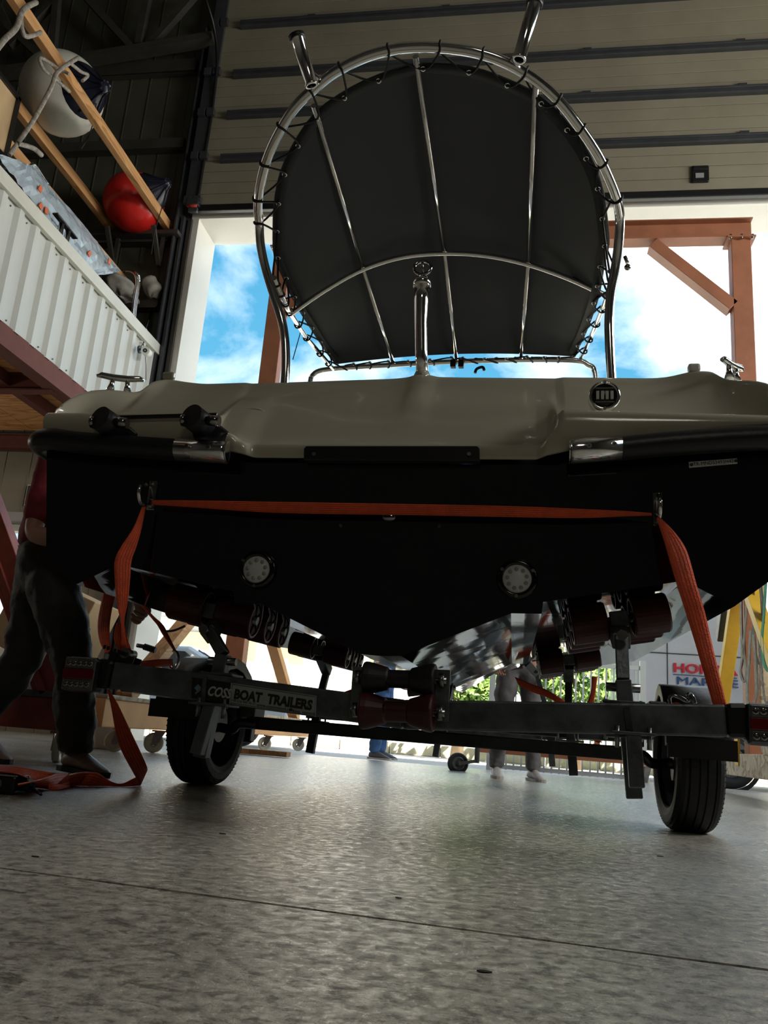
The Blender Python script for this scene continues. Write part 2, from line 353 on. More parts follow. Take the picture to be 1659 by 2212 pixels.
# front wall round the big door
mb=MB(); mb.box((JX-5.1,D+.27,TOP/2),(10.2-.0,.5,TOP)) if False else None
ex0,ex1,ez1=-6.7,-5.7,2.32     # emergency exit door opening
def wallbox(x0,x1,z0,z1,mat,name,y0=D,y1=D+.5): return struct(MB().box(((x0+x1)/2,(y0+y1)/2,(z0+z1)/2),(x1-x0,y1-y0,z1-z0)).build(name,mat))
m_infront=M('beige_wall_panel',(.26,.235,.17),.55,var=.18,scale=2)
wallbox(-14,ex0,0,3.2,m_infront,'wall_front'); wallbox(ex1,JX-.02,0,3.2,m_infront,'wall_front')
wallbox(ex0,ex1,ez1,3.2,m_infront,'wall_front')
wf=wallbox(-14,JX-.02,3.2,TOP,m_dark,'wall_front')
wallbox(JR,9,0,TOP,m_dark,'wall_front'); 
wlt=wallbox(JX-.02,JR,LZ,TOP,m_dark,'wall_front',D+.02,D+.5)
# vertical joints of the sandwich panels (ribs) on the beige and dark wall
for i in range(34):
    x=-4.6-i*.28
    if x<-13: break
    struct(MB().box((x,D-.004,6.8),(.012,.012,6.7)).build('trim_1',m_dark))
for i in range(24):
    x=-4.5-i*.333
    if ex0-.05<x<ex1+.05: z0=ez1+.02
    else: z0=0
    struct(MB().box((x,D-.003,(z0+3.2)/2),(.010,.010,3.2-z0)).build('trim_2',m_infront))
# white reveal: left jamb, lintel, right jamb
struct(MB().box((JX-.05,D+.27,LZ/2),(.1,.58,LZ)).build('trim_3',m_white,bevel=.004))
struct(MB().box(((JX+JR)/2,D+.27,LZ+.05),(JR-JX+.2,.58,.1)).build('trim_4',m_white,bevel=.004))
struct(MB().box((JR+.05,D+.27,LZ/2),(.1,.58,LZ)).build('trim_5',m_white,bevel=.004))
# hall shell
struct(MB().box((7.1,-1.6,1.9),(.2,21,3.8)).build('wall_right',m_hall))
struct(MB().box((7.1,-1.6,8.1),(.2,21,4.2)).build('wall_right',m_hall))
for a,b in((-12,1.4),(7.4,9)): struct(MB().box((7.1,(a+b)/2,4.9),(.2,b-a,2.2)).build('wall_right',m_hall))
for k in range(5): struct(MB().box((7.1,1.4+k*1.5,4.9),(.12,.06,2.2)).build('added_window_1',m_girt))  # bars of an unseen opening, added to let side light in
struct(MB().box((-14.1,-1.6,TOP/2),(.2,21.6,TOP)).build('wall_left',m_hall))
struct(MB().box((-3.5,-12.1,TOP/2),(21.4,.2,TOP)).build('wall_rear',m_hall))
struct(MB().box((-3.5,-1.5,TOP+.06),(21.6,21.6,.12)).build('ceiling',m_hall))
# ---- sectional door, lifted above the opening
door=thing('sectional_door','large beige sectional door raised above the opening, grey struts across it','door',(JX,D-.14,0))
zs=[6.42,7.063,7.712,8.335,9.12,9.75,10.1]
for i in range(6):
    z0,z1=zs[i],zs[i+1]; sub=4
    for k in range(sub):
        a=z0+(z1-z0)*k/sub; b=z0+(z1-z0)*(k+1)/sub
        MB().box(((JR-JX)/2+.05,0,(a+b)/2),(JR-JX+.05,.045,b-a-.006)).build('door_panel' ,m_doorp,door,bevel=.004)
    # end stile and hinge caps
    MB().box((-.055,-.03,(z0+z1)/2),(.17,.06,z1-z0-.01)).build('end_stile',m_strut,door,bevel=.004)
    MB().box((-.085,-.085,z0+.03),(.10,.06,.1)).box((.035,-.085,z0+.03),(.10,.06,.1)).build('hinge_cap',m_strut,door,bevel=.006)
    if i:
        st=MB(); st.box((4.3,-.05,z0-.0),(8.1,.06,.10)); st.box((4.3,-.085,z0+.03),(8.1,.02,.03)); st.box((4.3,-.085,z0-.035),(8.1,.02,.03))
        st.build('strut',m_strut,door,bevel=.006)
        for k in range(5): MB().box((1.2+k*1.75,-.045,z0+.075),(.10,.03,.045)).build('hinge',m_strut,door)
MB().box((4.3,-.01,6.375),(8.75,.07,.09)).build('bottom_seal',m_blackrub,door,bevel=.01)
hp=WY(1513,375,D-.19); hp=hp-Vector((JX,D-.14,0))
h=MB(); h.box((hp.x,-.04,hp.z+.0),(.19,.03,.22)); ho=h.build('recessed_handle',m_plast,door,bevel=.03)
MB().box((hp.x-.01,-.058,hp.z-.03),(.09,.012,.06)).build('handle_plate',M('grey_label',(.28,.28,.27),.5),ho)
MB().box((hp.x,-.058,hp.z+.07),(.16,.014,.05)).build('handle_grip',m_blackrub,ho,bevel=.01)
# vertical track of the door
tr=thing('door_track','dark steel vertical track left of the opening, curving at the top','track',(0,0,0))
MB().box((JX-.17,D-.06,3.16),(.035,.12,6.3)).build('guide_rail',m_strut,tr)
MB().box((JX-.10,D-.03,3.16),(.05,.06,6.3)).build('angle_strip',m_girt,tr)
MB().box((JX-.23,D-.10,4.6),(.02,.16,9.2)).build('guide_flange',m_strut,tr)
MB().box((JX-.27,D-.05,4.6),(.05,.09,9.2)).build('seal_strip',m_blackrub,tr)
cp=[WY(427,430,D-.2),WY(440,350,D-.2),WY(458,240,D-.2),WY(468,150,D-.25),WY(468,100,D-.3),WY(460,50,D-.45),WY(445,0,D-.7),WY(430,-40,D-1.0)]
MB().tube(smoothpts(cp,5),.02,8).build('curved_rail',m_blackrub,tr)
bk=WY(418,438,D-.22)
MB().box(bk,(.16,.08,.10)).box(bk+Vector((.02,-.02,-.12)),(.12,.05,.06)).build('cable_bracket',m_strut,tr,bevel=.01)
MB().cyl(bk+Vector((-.05,-.05,-.08)),bk+Vector((.07,-.05,-.08)),.02).build('bottom_roller',M('red_plastic',(.4,.03,.02),.4),tr)
# ---- girts and truss on the front wall
for (z,h) in ((7.40,.16),(8.62,.20),(6.02,.14),(5.1,.12)):
    struct(MB().box((-9.25,D-.06,z),(9.5,.10,h)).box((-9.25,D-.115,z-h/2+.01),(9.5,.03,.02)).build('trim_6',m_girt))
ts=thing('roof_truss','dark steel roof truss high in the left corner above the door','truss',(0,0,0))
TY=D-.25
def tb(a,b,w): MB().bar(WY(*a,TY),WY(*b,TY),.09,w,up=(0,-1,0)) .build('chord' if w>.11 else 'web_bar',m_girt,ts)
tb((-60,170),(462,84),.17); tb((-60,-60),(462,-60),.14)
for a,b in (((172,-20),(282,100)),((322,-20),(300,97)),((325,98),(420,-10)),((125,-20),(112,135)),((100,135),(20,60)),((20,60),(-20,-20)),((110,10),(20,100))): tb(a,b,.09)
# ---- emergency exit door, its lamp rail and sign
ed=thing('exit_door','small white exit door with a bright glazed pane beside the big door','door',(0,0,0))
for x in (ex0+.03,ex1-.03): MB().box((x,D+.1,ez1/2),(.06,.12,ez1)).build('door_post',m_white,ed)
MB().box(((ex0+ex1)/2,D+.1,ez1-.04),(ex1-ex0,.12,.08)).build('head_rail',m_white,ed)
MB().box(((ex0+ex1)/2,D+.1,.45),(ex1-ex0,.05,.9)).build('lower_panel',m_white,ed)
MB().box(((ex0+ex1)/2,D+.1,1.95),(ex1-ex0,.06,.06)).build('mid_rail',m_white,ed)
dc=thing('door_closer','grey overhead closer box above the exit door','door closer',(0,0,0))
p=WY(20,1118,D-.06); MB().box((p.x,D-.06,p.z),(.75,.12,.12)).build('housing',M('pale_grey_box',(.35,.35,.33),.5),dc,bevel=.01)
p=WY(58,1121,D-.06); MB().box((p.x,D-.06,p.z),(.2,.1,.09)).build('junction_box',M('pale_grey_box',(.35,.35,.33),.5),dc,bevel=.01)
MB().cyl((p.x+.03,D-.12,p.z),(p.x+.03,D-.1,p.z),.03).build('round_mark',m_ink,dc)
p=WY(78,1070,D-.02)
sg=thing('exit_sign','dark green exit sign plate with pale lettering on the beige wall','sign',(p.x,D-.02,p.z))
MB().box((.04,0,0),(.34,.01,.25)).build('sign_border',m_ivory,sg,bevel=.003)
MB().box((.04,-.006,0),(.32,.008,.23)).build('sign_plate',M('dark_green_sign',(.01,.04,.025),.5),sg)
mx=frame((-.085,-.012,.025),(1,0,0),(0,0,1)); text('lettering','AC\u0130L',.10,m_ivory,sg,mx)
mx=frame((-.10,-.012,-.085),(1,0,0),(0,0,1)); text('lettering','\u00c7IKI\u015e',.10,m_ivory,sg,mx)
# ================================================================== MEZZANINE
MX=-4.44
mz=thing('mezzanine_parapet','ivory corrugated parapet of the mezzanine with a flat cap rail','parapet',(MX,0,0))
def corr(y0,y1):
    pr=[]; y=y0
    while y<y1-1e-6:
        for dy,dx in ((0,0),(.035,.035),(.10,.035),(.135,0)):
            if y+dy<=y1+1e-6: pr.append((y+dy,dx))
        y+=.25
    pr.append((y1,0))
    return MB().grid([[Vector((dx,y,3.375)) for y,dx in pr],[Vector((dx,y,4.44)) for y,dx in pr]],False)
y=2.2
while y<8.6:
    y1=min(y+1.0,8.62); corr(y,y1).build('corrugated_sheet',m_corr,mz,solid=.002); 
    for k in range(3):
        yy=y+.19+k*.25
        if yy<8.5: MB().ball((.006,yy,3.43+.0),.009,8).ball((.006,yy,4.38),.009,8).build('screw',m_bolt,mz)
    y=y1
MB().box((.0,5.4,4.50),(.13,6.5,.11)).build('cap_rail',m_cap,mz,bevel=.006)
MB().box((.045,5.4,4.435),(.05,6.5,.03)).build('cap_lip',m_cap,mz,bevel=.004)
ms=thing('mezzanine_floor','plywood mezzanine floor on dark red steel beams seen from below','mezzanine',(0,0,0))
MB().box((MX+.0,5.4,3.29),(.05,6.5,.19)).box((MX-.06,5.4,3.2),(.15,6.5,.015)).box((MX-.06,5.4,3.375),(.15,6.5,.015)).build('edge_beam',m_brown,ms)
for yj in (3.0,4.9,WZ(0,845,3.19).y,8.55):
    MB().box((-6.6,yj,3.27),(4.2,.02,.17)).box((-6.6,yj,3.19),(4.2,.12,.014)).box((-6.6,yj,3.355),(4.2,.12,.014)).build('joist',m_brown,ms)
xq=WZ(70,880,3.22).x
for xx in (xq,-6.9):
    MB().box((xx,5.4,3.30),(.10,6.5,.12)).build('stringer',m_brown,ms)
for i in range(3):
    for j in range(4):
        MB().box((MX-.62-1.23*i,2.8+1.6*j,3.375),(1.22,1.595,.02)).build('plywood_sheet',m_ply,ms)
MB().box((-8.0,2.2,3.3),(.2,.2,.3)).build('column_head',m_brown,ms)
# security camera on the parapet
cmx=thing('security_camera','small white security camera on the corrugated parapet','camera',(MX+.05,WX(300,755,MX+.05).y,WX(300,755,MX+.05).z))
MB().cyl((0,0,0),(.02,0,0),.045).build('base',m_strut,cmx)
MB().tube([(.02,0,0),(.06,-.02,0),(.09,-.04,-.03)],.012).build('arm',m_strut,cmx)
MB().cyl((.10,.03,-.03),(.14,-.12,-.07),.05,.048,24).build('camera_body',m_white,cmx)
MB().cyl((.14,-.118,-.07),(.1415,-.123,-.071),.024,.024,24).build('front_glass',m_glass,cmx)
MB().cyl((.1418,-.124,-.071),(.142,-.126,-.0715),.010,.010,16).build('lens',m_lensg,cmx)
MB().tube(smoothpts([(0,.02,.03),(.03,.03,.1),(-.01,.1,.12),(0,.2,-.05),(0,.28,-.25)],5),.004,6).build('cable',m_cord,cmx)
# wrapped console on the mezzanine
def wrapped():
    t=thing('wrapped_console','flat console wrapped in clear plastic film standing behind the parapet','wrapped boat part',(0,0,0))
    X=MX-.12
    top=[(62,362),(75,358),(100,395),(130,430),(180,485),(225,545),(260,585)]
    bot=[(-10,330),(20,372),(55,415),(95,470),(140,520),(185,575),(205,595)]
    T=smoothpts([WX(x,y,X-.10) for x,y in top],5); B=smoothpts([WX(x,y,X+.02) for x,y in bot],5)
    rows=[]
    rnd=random.Random(5)
    for a,b in zip(T,B):
        rows.append([a.lerp(b,k/8)+Vector((.05*math.sin(k*math.pi/8)+.012*rnd.uniform(-1,1),0,.008*rnd.uniform(-1,1))) for k in range(9)])
    MB().grid(rows,False).build('plastic_film',m_plastic,t,solid=.004)
    back=[p+Vector((-.35,0,-.02)) for p in T]
    MB().grid([T,back],False).build('plastic_top_fold',m_plastic,t,solid=.004)
    MB().tube([p+Vector((0,0,.012)) for p in T[:12]],.012,8).build('edge_trim',m_chromed,t)
    for x,y in ((87,408),(88,445),(100,455),(193,548),(236,565)):
        p=WX(x,y,X+.05); MB().box(p,(.012,.05,.06),rot=Matrix.Rotation(random.uniform(-.6,.6),4,'X')).build('orange_tape',M('orange_tape',(.75,.17,.06),.5),t,bevel=.004)
    c=WX(140,492,X+.10)
    q=MB().cyl(c+Vector((0,-.06,0)),c+Vector((0,-.06,-.28)),.028).cyl(c+Vector((0,.06,0)),c+Vector((0,.06,-.28)),.028)
    q.build('seat_post',m_chrome,t)
    MB().bar(c+Vector((0,-.19,.03)),c+Vector((0,.2,.01)),.06,.018).build('post_plate',m_plast,t,bevel=.008)
wrapped()
# bent steel rail, cloth, small red float behind the parapet
tt=thing('bent_tube_rail','bundle of bent polished tubes rising behind the parapet end','tube rail',(0,0,0))
for k in range(3):
    MB().tube(smoothpts([WX(283+3*k,705,MX-.15-.02*k),WX(289+3*k,650,MX-.15-.02*k),WX(295+3*k,612,MX-.17-.02*k),WX(291+3*k,592,MX-.22),WX(276,585,MX-.35),WX(258,590,MX-.5)],5),.016,8).build('tube',m_chrome,tt)
pv=WX(320,620,-4.75)
def cloth_lump(name,label,cat,c,d,mat,seed):
    rnd=random.Random(seed); mb=MB(); n=14; rows=[]
    for i in range(n+1):
        t=math.pi*i/n; row=[]
        for j in range(18):
            a=2*math.pi*j/18; r=1+.16*math.sin(3*a+2*t*2+seed)+.08*rnd.uniform(-1,1)
            row.append(Vector((c[0]+d[0]*r*math.sin(t)*math.cos(a),c[1]+d[1]*r*math.sin(t)*math.sin(a),c[2]+d[2]*r*math.cos(t))))
        rows.append(row)
    mb.grid(rows,True,True); return tag(mb.build(name,mat,sub=1),label,cat)
cloth_lump('bundled_cloth','crumpled grey-brown cloth bundle hanging near the parapet end','cloth',WX(330,622,-4.56),(.10,.18,.12),m_cloth,2)
cloth_lump('draped_tarpaulin','darker draped tarpaulin heap behind the bent tubes','tarpaulin',WX(262,622,-4.75),(.16,.34,.10),m_cloth,4)
for x,y in ((335,680),(322,690),(310,700)):
    pass
tp=thing('pipe_rack','dark upright pipes standing behind the parapet end','pipes',(0,0,0))
for k,(a,b) in enumerate((((336,655),(320,750)),((345,655),(331,750)),((355,650),(345,745)),((329,665),(310,735)))):
    MB().cyl(WX(*a,-4.6),WX(*b,-4.6),.018,None,8).build('pipe',m_chromed if k%2 else m_girt,tp)
# timbers
for nm,(x,z),y0,y1,lb in (('timber_beam',(-4.526,6.17),2.5,8.63,'pine beam nearest the door, crossing in front of both big round fenders'),
                       ('timber_beam',(-5.276,6.17),2.5,8.63,'pine beam farther left, passing behind the fenders to the dark wall'),
                       ('timber_beam',(-4.884,5.29),2.5,8.66,'low pine beam half hidden by the plastic wrap above the parapet')):
    o=MB().box((x,(y0+y1)/2,z),(.075,y1-y0,.12)).build(nm,m_timber,bevel=.004); tag(o,lb,'timber')
sb=thing('shelf_bracket','dark steel bracket shelf on the wall under the beam ends','bracket',(0,0,0))
MB().box((-4.9,D-.17,6.02),(1.15,.12,.05)).build('shelf_plate',m_girt,sb)
for x in (-4.55,-5.15):
    MB().bar((x,D-.12,5.6),(x,D-.12,6.02),.05,.05).bar((x,D-.14,5.62),(x,D-.42,5.98),.05,.04).build('strut',m_girt,sb)
# fenders (buoys)
def fender(name,label,c,r,mat,tip):
    t=thing(name,label,'fender',c)
    q=tip.to_track_quat('Z','Y').to_matrix().to_4x4()
    n=40; prof=[(r*1.0*math.sin(math.pi*i/n),-r*math.cos(math.pi*i/n)) for i in range(0,32)]
    MB().lathe(prof,q,40).build('ball',mat,t)
    r0,h0=prof[-1]
    pr=[(r0+.002,h0),(r0*.93,h0+.10*r),(r0*.62,h0+.36*r),(r0*.3,h0+.6*r),(r*.14,h0+.72*r),(r*.12,h0+.80*r),(0.001,h0+.84*r)]
    MB().lathe(pr,q,24).build('end_cap',m_balln,t)
    for k in range(8):
        a=2*math.pi*k/8
        p=[q@Vector((rr*1.02*math.cos(a),rr*1.02*math.sin(a),h)) for rr,h in pr[1:6]]
        MB().tube(p,.012,6).build('cap_rib',m_balln,t)
    e=q@Vector((0,0,h0+.74*r)); 
    return t,Vector(c)+e
fc=WZ(134,203,6.62); _,e1=fender('round_fender','large white round fender with navy end resting across the pine beams',fc,.43,m_ballw,CR*.80-CU*.12-fw*.45)
fc2=WZ(289,437,6.33); _,e2=fender('round_fender','large bright red round fender with black end on the pine beams',fc2,.365,m_ballr,CR*.83+CU*.25-fw*.42)
fc3=WX(362,610,-4.62); fender('round_fender','small red fender low beside the door track, mostly hidden',fc3+Vector((0,0,0)),.16,m_ballr,Vector((-.3,.2,-.9)))
def cord(name,label,pts,r=.006,mat=None,cat='cord'):
    return tag(MB().tube(smoothpts(pts,5),r,8).build(name,mat or m_cord),label,cat)
cord('fender_cord','thin dark cord hanging from the white fender tip',[WZ(218,165,6.75),WY(207,230,WZ(218,165,6.75).y),WY(200,270,7.0),WY(188,300,7.0),WY(175,322,7.0)],.006)
cord('fender_cord','thin dark cord hanging from the red fender tip',[e2,e2+Vector((.0,-.02,-.3)),e2+Vector((-.03,-.05,-.7)),e2+Vector((-.02,-.06,-1.0))],.006)
cord('mooring_rope','dirty white rope slanting from the beam down to the parapet',[WX(78,5,-4.45),WX(50,22,-4.35),WX(35,60,-4.3),WX(10,85,-4.25),WX(-10,110,-4.2)],.024,m_rope,'rope')
cord('mooring_rope','dirty white rope crossing the white fender to the parapet cap',[WX(168,65+60,-4.42),WX(125,155,-4.40),WX(110,190,-4.40),WX(75,255,-4.42),WX(45,300,-4.43),WX(20,335,-4.44)],.02,m_rope,'rope')
cord('rope_tail','loose rope loop hooked on the near end of the beam',[WX(45,30,-4.4),WX(47,60,-4.4),WX(55,78,-4.4),WX(72,76,-4.4),WX(88,70,-4.4)],.02,m_rope,'rope')
cord('rope_tail','frayed rope end sticking out above the parapet cap',[WX(38,310,-4.42),WX(60,316,-4.4),WX(75,322,-4.4),WX(90,335,-4.4)],.022,m_rope,'rope')
cord('rope_tail','rope loop lying across the face of the white fender',[WZ(150,160,6.1),WX(130,150,-4.5),WX(88,125,-4.46),WX(95,150,-4.46),WX(125,175,-4.47),WX(150,198,-4.47)],.016,m_rope,'rope')
cord('rope_tail','frayed rope knot dangling over the navy fender end',[WX(150,135,-4.43),WX(175,155,-4.42),WX(190,162,-4.42),WX(178,175,-4.42)],.016,m_rope,'rope')
pf=thing('framed_board','tan board in a black frame at the left edge above the parapet','board',WX(2,255,-4.75))
MB().box((0,-.15,0),(.03,.55,.62)).build('board',m_card,pf)
for dy in(-.43,.13): MB().box((.02,dy,0),(.04,.04,.66)).build('frame_bar',m_plast,pf)
for dz in(-.32,.32): MB().box((.02,-.15,dz),(.04,.6,.04)).build('frame_bar',m_plast,pf)
# ================================================================== BOAT
BM=Matrix.Translation((-.40,2.46,0))@Matrix.Rotation(-R_(.96),4,'Y')@Matrix.Rotation(R_(1.2),4,'X')
BI=BM.inverted(); CB=BI@CAM; BR3=BI.to_3x3()
def LB(x,y,v=0):
    d=BR3@ray(x,y); return CB+d*((v-CB.y)/d.y)
def LBU(x,y,u):
    d=BR3@ray(x,y); return CB+d*((u-CB.x)/d.x)
def LBS(x,y,Z,lo=0.,hi=2.8):
    """point of the pixel ray on the roof surface z=Z(u,v)"""
    f=lambda v:(lambda p:p.z-Z(p.x,v))(LB(x,y,v))
    for _ in range(40):
        m=(lo+hi)/2
        if f(m)>0: hi=m
        else: lo=m
    return LB(x,y,lo)
boat=thing('motor_boat','small cream and navy motor boat seen from its stern on a trailer','boat'); boat.matrix_world=BM
def itp(tab,v):
    for (a,x),(b,y) in zip(tab,tab[1:]):
        if v<=b: t=(v-a)/(b-a); return x+(y-x)*t
    return tab[-1][1]
VS=(0,2,2.9,3.7,4.5,5.0)
HU=[(0,)*6,(.06,.06,.05,.04,.02,0),(.375,.36,.28,.17,.06,.004),(.462,.44,.34,.2,.08,.005),(.466,.445,.345,.21,.085,.006),(.857,.84,.70,.48,.2,.01),(.99,.97,.84,.6,.27,.012),(1.11,1.10,.98,.72,.35,.014),(1.165,1.165,1.06,.82,.42,.016),(1.17,1.17,1.07,.83,.43,.018)]
HZ=[(.481,.475,.49,.56,.85,1.2),(.484,.478,.494,.565,.86,1.21),(.62,.62,.64,.72,.95,1.25),(.622,.622,.645,.73,.96,1.26),(.656,.655,.67,.745,.965,1.262),(.73,.74,.78,.88,1.05,1.27),(.662,.66,.69,.80,1.0,1.28),(.755,.76,.80,.9,1.07,1.30),(1.10,1.11,1.15,1.22,1.35,1.45),(1.17,1.18,1.22,1.29,1.41,1.5)]
def hullpt(i,v): return itp(list(zip(VS,HU[i])),v),itp(list(zip(VS,HZ[i])),v)
def hull_sec(v,idx):
    r=[Vector((hullpt(i,v)[0],v,hullpt(i,v)[1])) for i in idx]
    l=[Vector((-p.x,p.y,p.z)) for p in reversed(r)]
    return l+r if idx[0]!=0 else l[:-1]+r
vs=[0,.02,.3,.7,1.2,1.7,2,2.3,2.6,2.9,3.15,3.4,3.7,3.95,4.2,4.5,4.7,4.85,4.95,5.0]
def smv(v): return v
allI=list(range(10))
# topsides + transom = navy ; bottom (under the chine) separate glossy part
mb=MB()
mb.grid([[Vector((s*hullpt(i,v)[0],v,hullpt(i,v)[1])) for i in (6,7,8,9)] for v in vs],False) if False else None
for s in(-1,1): mb.grid([[Vector((s*hullpt(i,v)[0],v,hullpt(i,v)[1])) for i in (7,8,9)] for v in vs],False)
sec=hull_sec(0,allI)+[Vector((u,0,z)) for u,z in((.62,1.10),(.5,1.070),(-.5,1.070),(-.62,1.10))]; mb.add(sec,[tuple(range(len(sec)))])
hull=mb.build('hull',m_navy,boat)
lab(hull,'navy gelcoat topsides and transom')
mb=MB()
rows=[]
for v in vs:
    r=[]
    for i in range(7,-1,-1): u,z=hullpt(i,v); r.append(Vector((-u,v,z)))
    for i in range(1,8): u,z=hullpt(i,v); r.append(Vector((u,v,z)))
    rows.append(r)
mb.grid(rows,False)
hb=mb.build('hull_bottom',m_bottom,boat); lab(hb,'glossy dark stepped V bottom')
# cream coaming / transom moulding
topL=[(112,915,-.0),(119,890,.01),(133,868,.03),(150,853,.05),(180,841,.09),(215,836,.13),(255,838,.16),(290,845,.19),(308,836,.22),(325,820,.25),(345,815,.28),(365,815,.3),(400,821,.3),(440,825,.3),(560,821,.3),(700,816,.3),(850,811,.3),(880,808,.3),(895,803,.3),(912,801,.3),(930,803,.3),(945,807,.3),(1000,808,.3),(1200,810,.3),(1400,812,.3),(1440,811,.3),(1475,802,.3),(1500,796,.29),(1540,797,.27),(1558,809,.24),(1575,816,.2),(1620,815,.15),(1659,820,.1),(1682,835,.06),(1695,860,.03),(1703,895,.0)]
# columns: denser at the block edges
tp3=[LB(x,y,v) for x,y,v in topL]
def ztop(u): return itp([(p.x,p.z) for p in tp3],u)
def vtop(u): return itp([(p.x,p.y) for p in tp3],u)
def sst(a,b,x):
    t=min(1,max(0,(x-a)/(b-a))); return t*t*(3-2*t)
us=sorted(set([round(s_*(.42+.014*k),4) for k in range(15) for s_ in(-1,1)]+[round(p.x,4) for p in tp3]+[-.62,-.60,-.585,-.57,-.555,-.54,-.5,-.46,-.42,-.40,-.3,-.2,-.1,0,.1,.2,.3,.44,.47,.49,.505,.52,.535,.55,.6,.7,.8,1.0,-.7,-.8,-.9]))
RAILL=[LB(x,y,-.06) for x,y in((489,978),(384,972),(296,966),(212,960),(150,954),(104,948))]
RAILR=[LB(x,y,-.06) for x,y in((1236,976),(1342,969),(1420,961),(1500,955),(1590,949),(1659,945))]
def zrub(u):
    t=[(abs(p.x),p.z) for p in (RAILL if u<0 else RAILR)]; a=abs(u)
    if a<.44: return 1.083
    if a<t[0][0]: return 1.083+(t[0][1]+.015-1.083)*(a-.44)/(t[0][0]-.44)
    return itp(t+[(1.3,t[-1][1]+.01)],a)+.015
rows=[]
for u in us:
    a=abs(u); blk=sst(.42,.60,-u) if u<0 else sst(.47,.56,u)
    zt,vt=ztop(u),vtop(u); zb=zrub(u)-.004
    _p,_q=(LB(175,890,-.045),LB(480,890,-.045)) if u<0 else (LB(1255,884,-.045),LB(1659,895,-.045))
    zk=min(_p.z+(_q.z-_p.z)*(u-_p.x)/(_q.x-_p.x),zt-.03); zl=zb+.045
    shrink=sst(1.15,1.02,a)
    e=.012
    # centre profile: lip then sloping face ; block profile: vertical face, shelf, sloping face
    cen=[(-.02,zb),(-.022,zb+.02),(-.02,zl),(-.006,zl+.006),(.02,zl+.03),(.06,zl+.09),(.11,zl+(zt-zl)*.4),(.17,zl+(zt-zl)*.6),(vt-.03,zt-.08),(vt-.004,zt-.02),(vt+.025,zt),(vt+.09,zt+.002),(vt+.35,zt-.005)]
    blo=[(-.035,zb),(-.045,zb+.04),(-.05,(zb+zk)/2),(-.048,zk-.015),(-.035,zk),(-.01,zk+.006),(min(.07,vt),zk+.012),(min(.10,vt+.005),zk+.05),(vt-.01,zt-.05 if zt-zk>.08 else zt-.02),(vt,zt-.01),(vt+.025,zt),(vt+.09,zt+.002),(vt+.35,zt-.005)]
    ed=[.45,.46,.50,.585,.60,.60,.60,.60,.60,.60,.60,.60,.60] if u<0 else [.455,.46,.47,.495,.50,.50,.50,.50,.52,.52,.52,.52,.52]
    rows.append([Vector((u,c[0]+(b[0]-c[0])*k_,c[1]+(b[1]-c[1])*k_)) for c,b,k_ in zip(cen,blo,[sst(e_-.016,e_+.016,a) for e_ in ed])])
MB().grid(rows,True).build('transom_moulding',m_cream,boat,solid=.006,sub=1)
# side deck / gunwale forward
for s in(-1,1):
    rr=[]
    for v in [.5,.7,1.2,2,2.9,3.5,4,4.5,4.8,5.0]:
        u,z=hullpt(9,v); k=min(1,v/.3) if v<.3 else 1
        zz=1.455+.02*v; u2=max(u-.28,0)
        rr.append([Vector((s*(u+.0),v,z+.0)),Vector((s*(u-.01),v,z+(zz-z)*.55)),Vector((s*max(u-.09,0),v,z+(zz-z)*.9)),Vector((s*max(u-.17,0),v,zz)),Vector((s*u2,v,zz+.005)),Vector((s*max(u2-.02,0),v,zz-.1))])
    MB().grid(rr,True).build('side_deck',m_cream,boat,solid=.004)
rr=[[Vector((-max(hullpt(9,v)[0]-.2,0),v,1.30+.02*v)),Vector((max(hullpt(9,v)[0]-.2,0),v,1.30+.02*v))] for v in (.45,1,2,3,4,4.5,4.9)]
MB().grid(rr,False).build('deck',m_cream,boat)
# console seat block in the cockpit, behind the coaming
MB().box((0,2.0,1.4),(.7,.6,.25)).build('helm_seat',m_cream,boat,bevel=.05)
# rub rail
def railpts(s):
    Q_=RAILL if s<0 else RAILR
    P=[p.copy() for p in Q_[:-1]]+[Vector((s*1.12,-.058,Q_[-1].z)),Vector((s*1.175,-.035,Q_[-1].z)),Vector((s*1.195,.02,Q_[-1].z+.002)),Vector((s*1.197,.1,Q_[-1].z+.004))]
    P+= [Vector((s*(hullpt(9,v)[0]+.02),v,hullpt(9,v)[1])) for v in (.3,1,2,2.9,3.7,4.5,4.9)]
    return P
for s in(-1,1):
    P=smoothpts(railpts(s),4)
    MB().tube(P,.036,14).build('rub_rail',m_blackrub,boat)
    # polished end cap: half-round sleeve with slanted end
    Q_=RAILL if s<0 else RAILR; a=Q_[0]+Vector((-s*.004,0,0)); b=Q_[1]+Vector((0,-.002,0)); d=(b-a).normalized()
    cap=MB(); n=14; rows=[]
    up=Vector((0,0,1)); out=Vector((0,-1,0))
    for k,(p,dd) in enumerate(((a+d*.0,.0),(a+d*.012,0),(b,0))):
        row=[]
        for i in range(n+1):
            t=-math.pi/2+math.pi*i/n; r=.036
            q=p+up*(r*math.sin(t))+out*(r*1.05*math.cos(t))
            row.append(q)
        rows.append(row)
    cap.grid(rows,True)
    # domed end plate
    c0=a+Vector((0,0,0)); vsn=[c0-d*.004+up*(.036*math.sin(-math.pi/2+math.pi*i/n))+out*(.040*math.cos(-math.pi/2+math.pi*i/n)) for i in range(n+1)]
    cap.add(vsn,[tuple(range(n+1))])
    cp_=cap.build('rub_rail_cap',m_chrome,boat,solid=.003)
    for k in (.05,.12):
        q=a+d*k+out*.039+up*.002
        MB().cyl(q,q+out*.003,.007).build('screw',m_bolt,cp_); MB().box(q+out*.0035,(.008,.001,.0015)).box(q+out*.0035,(.0015,.001,.008)).build('screw_cross',m_ink,cp_)
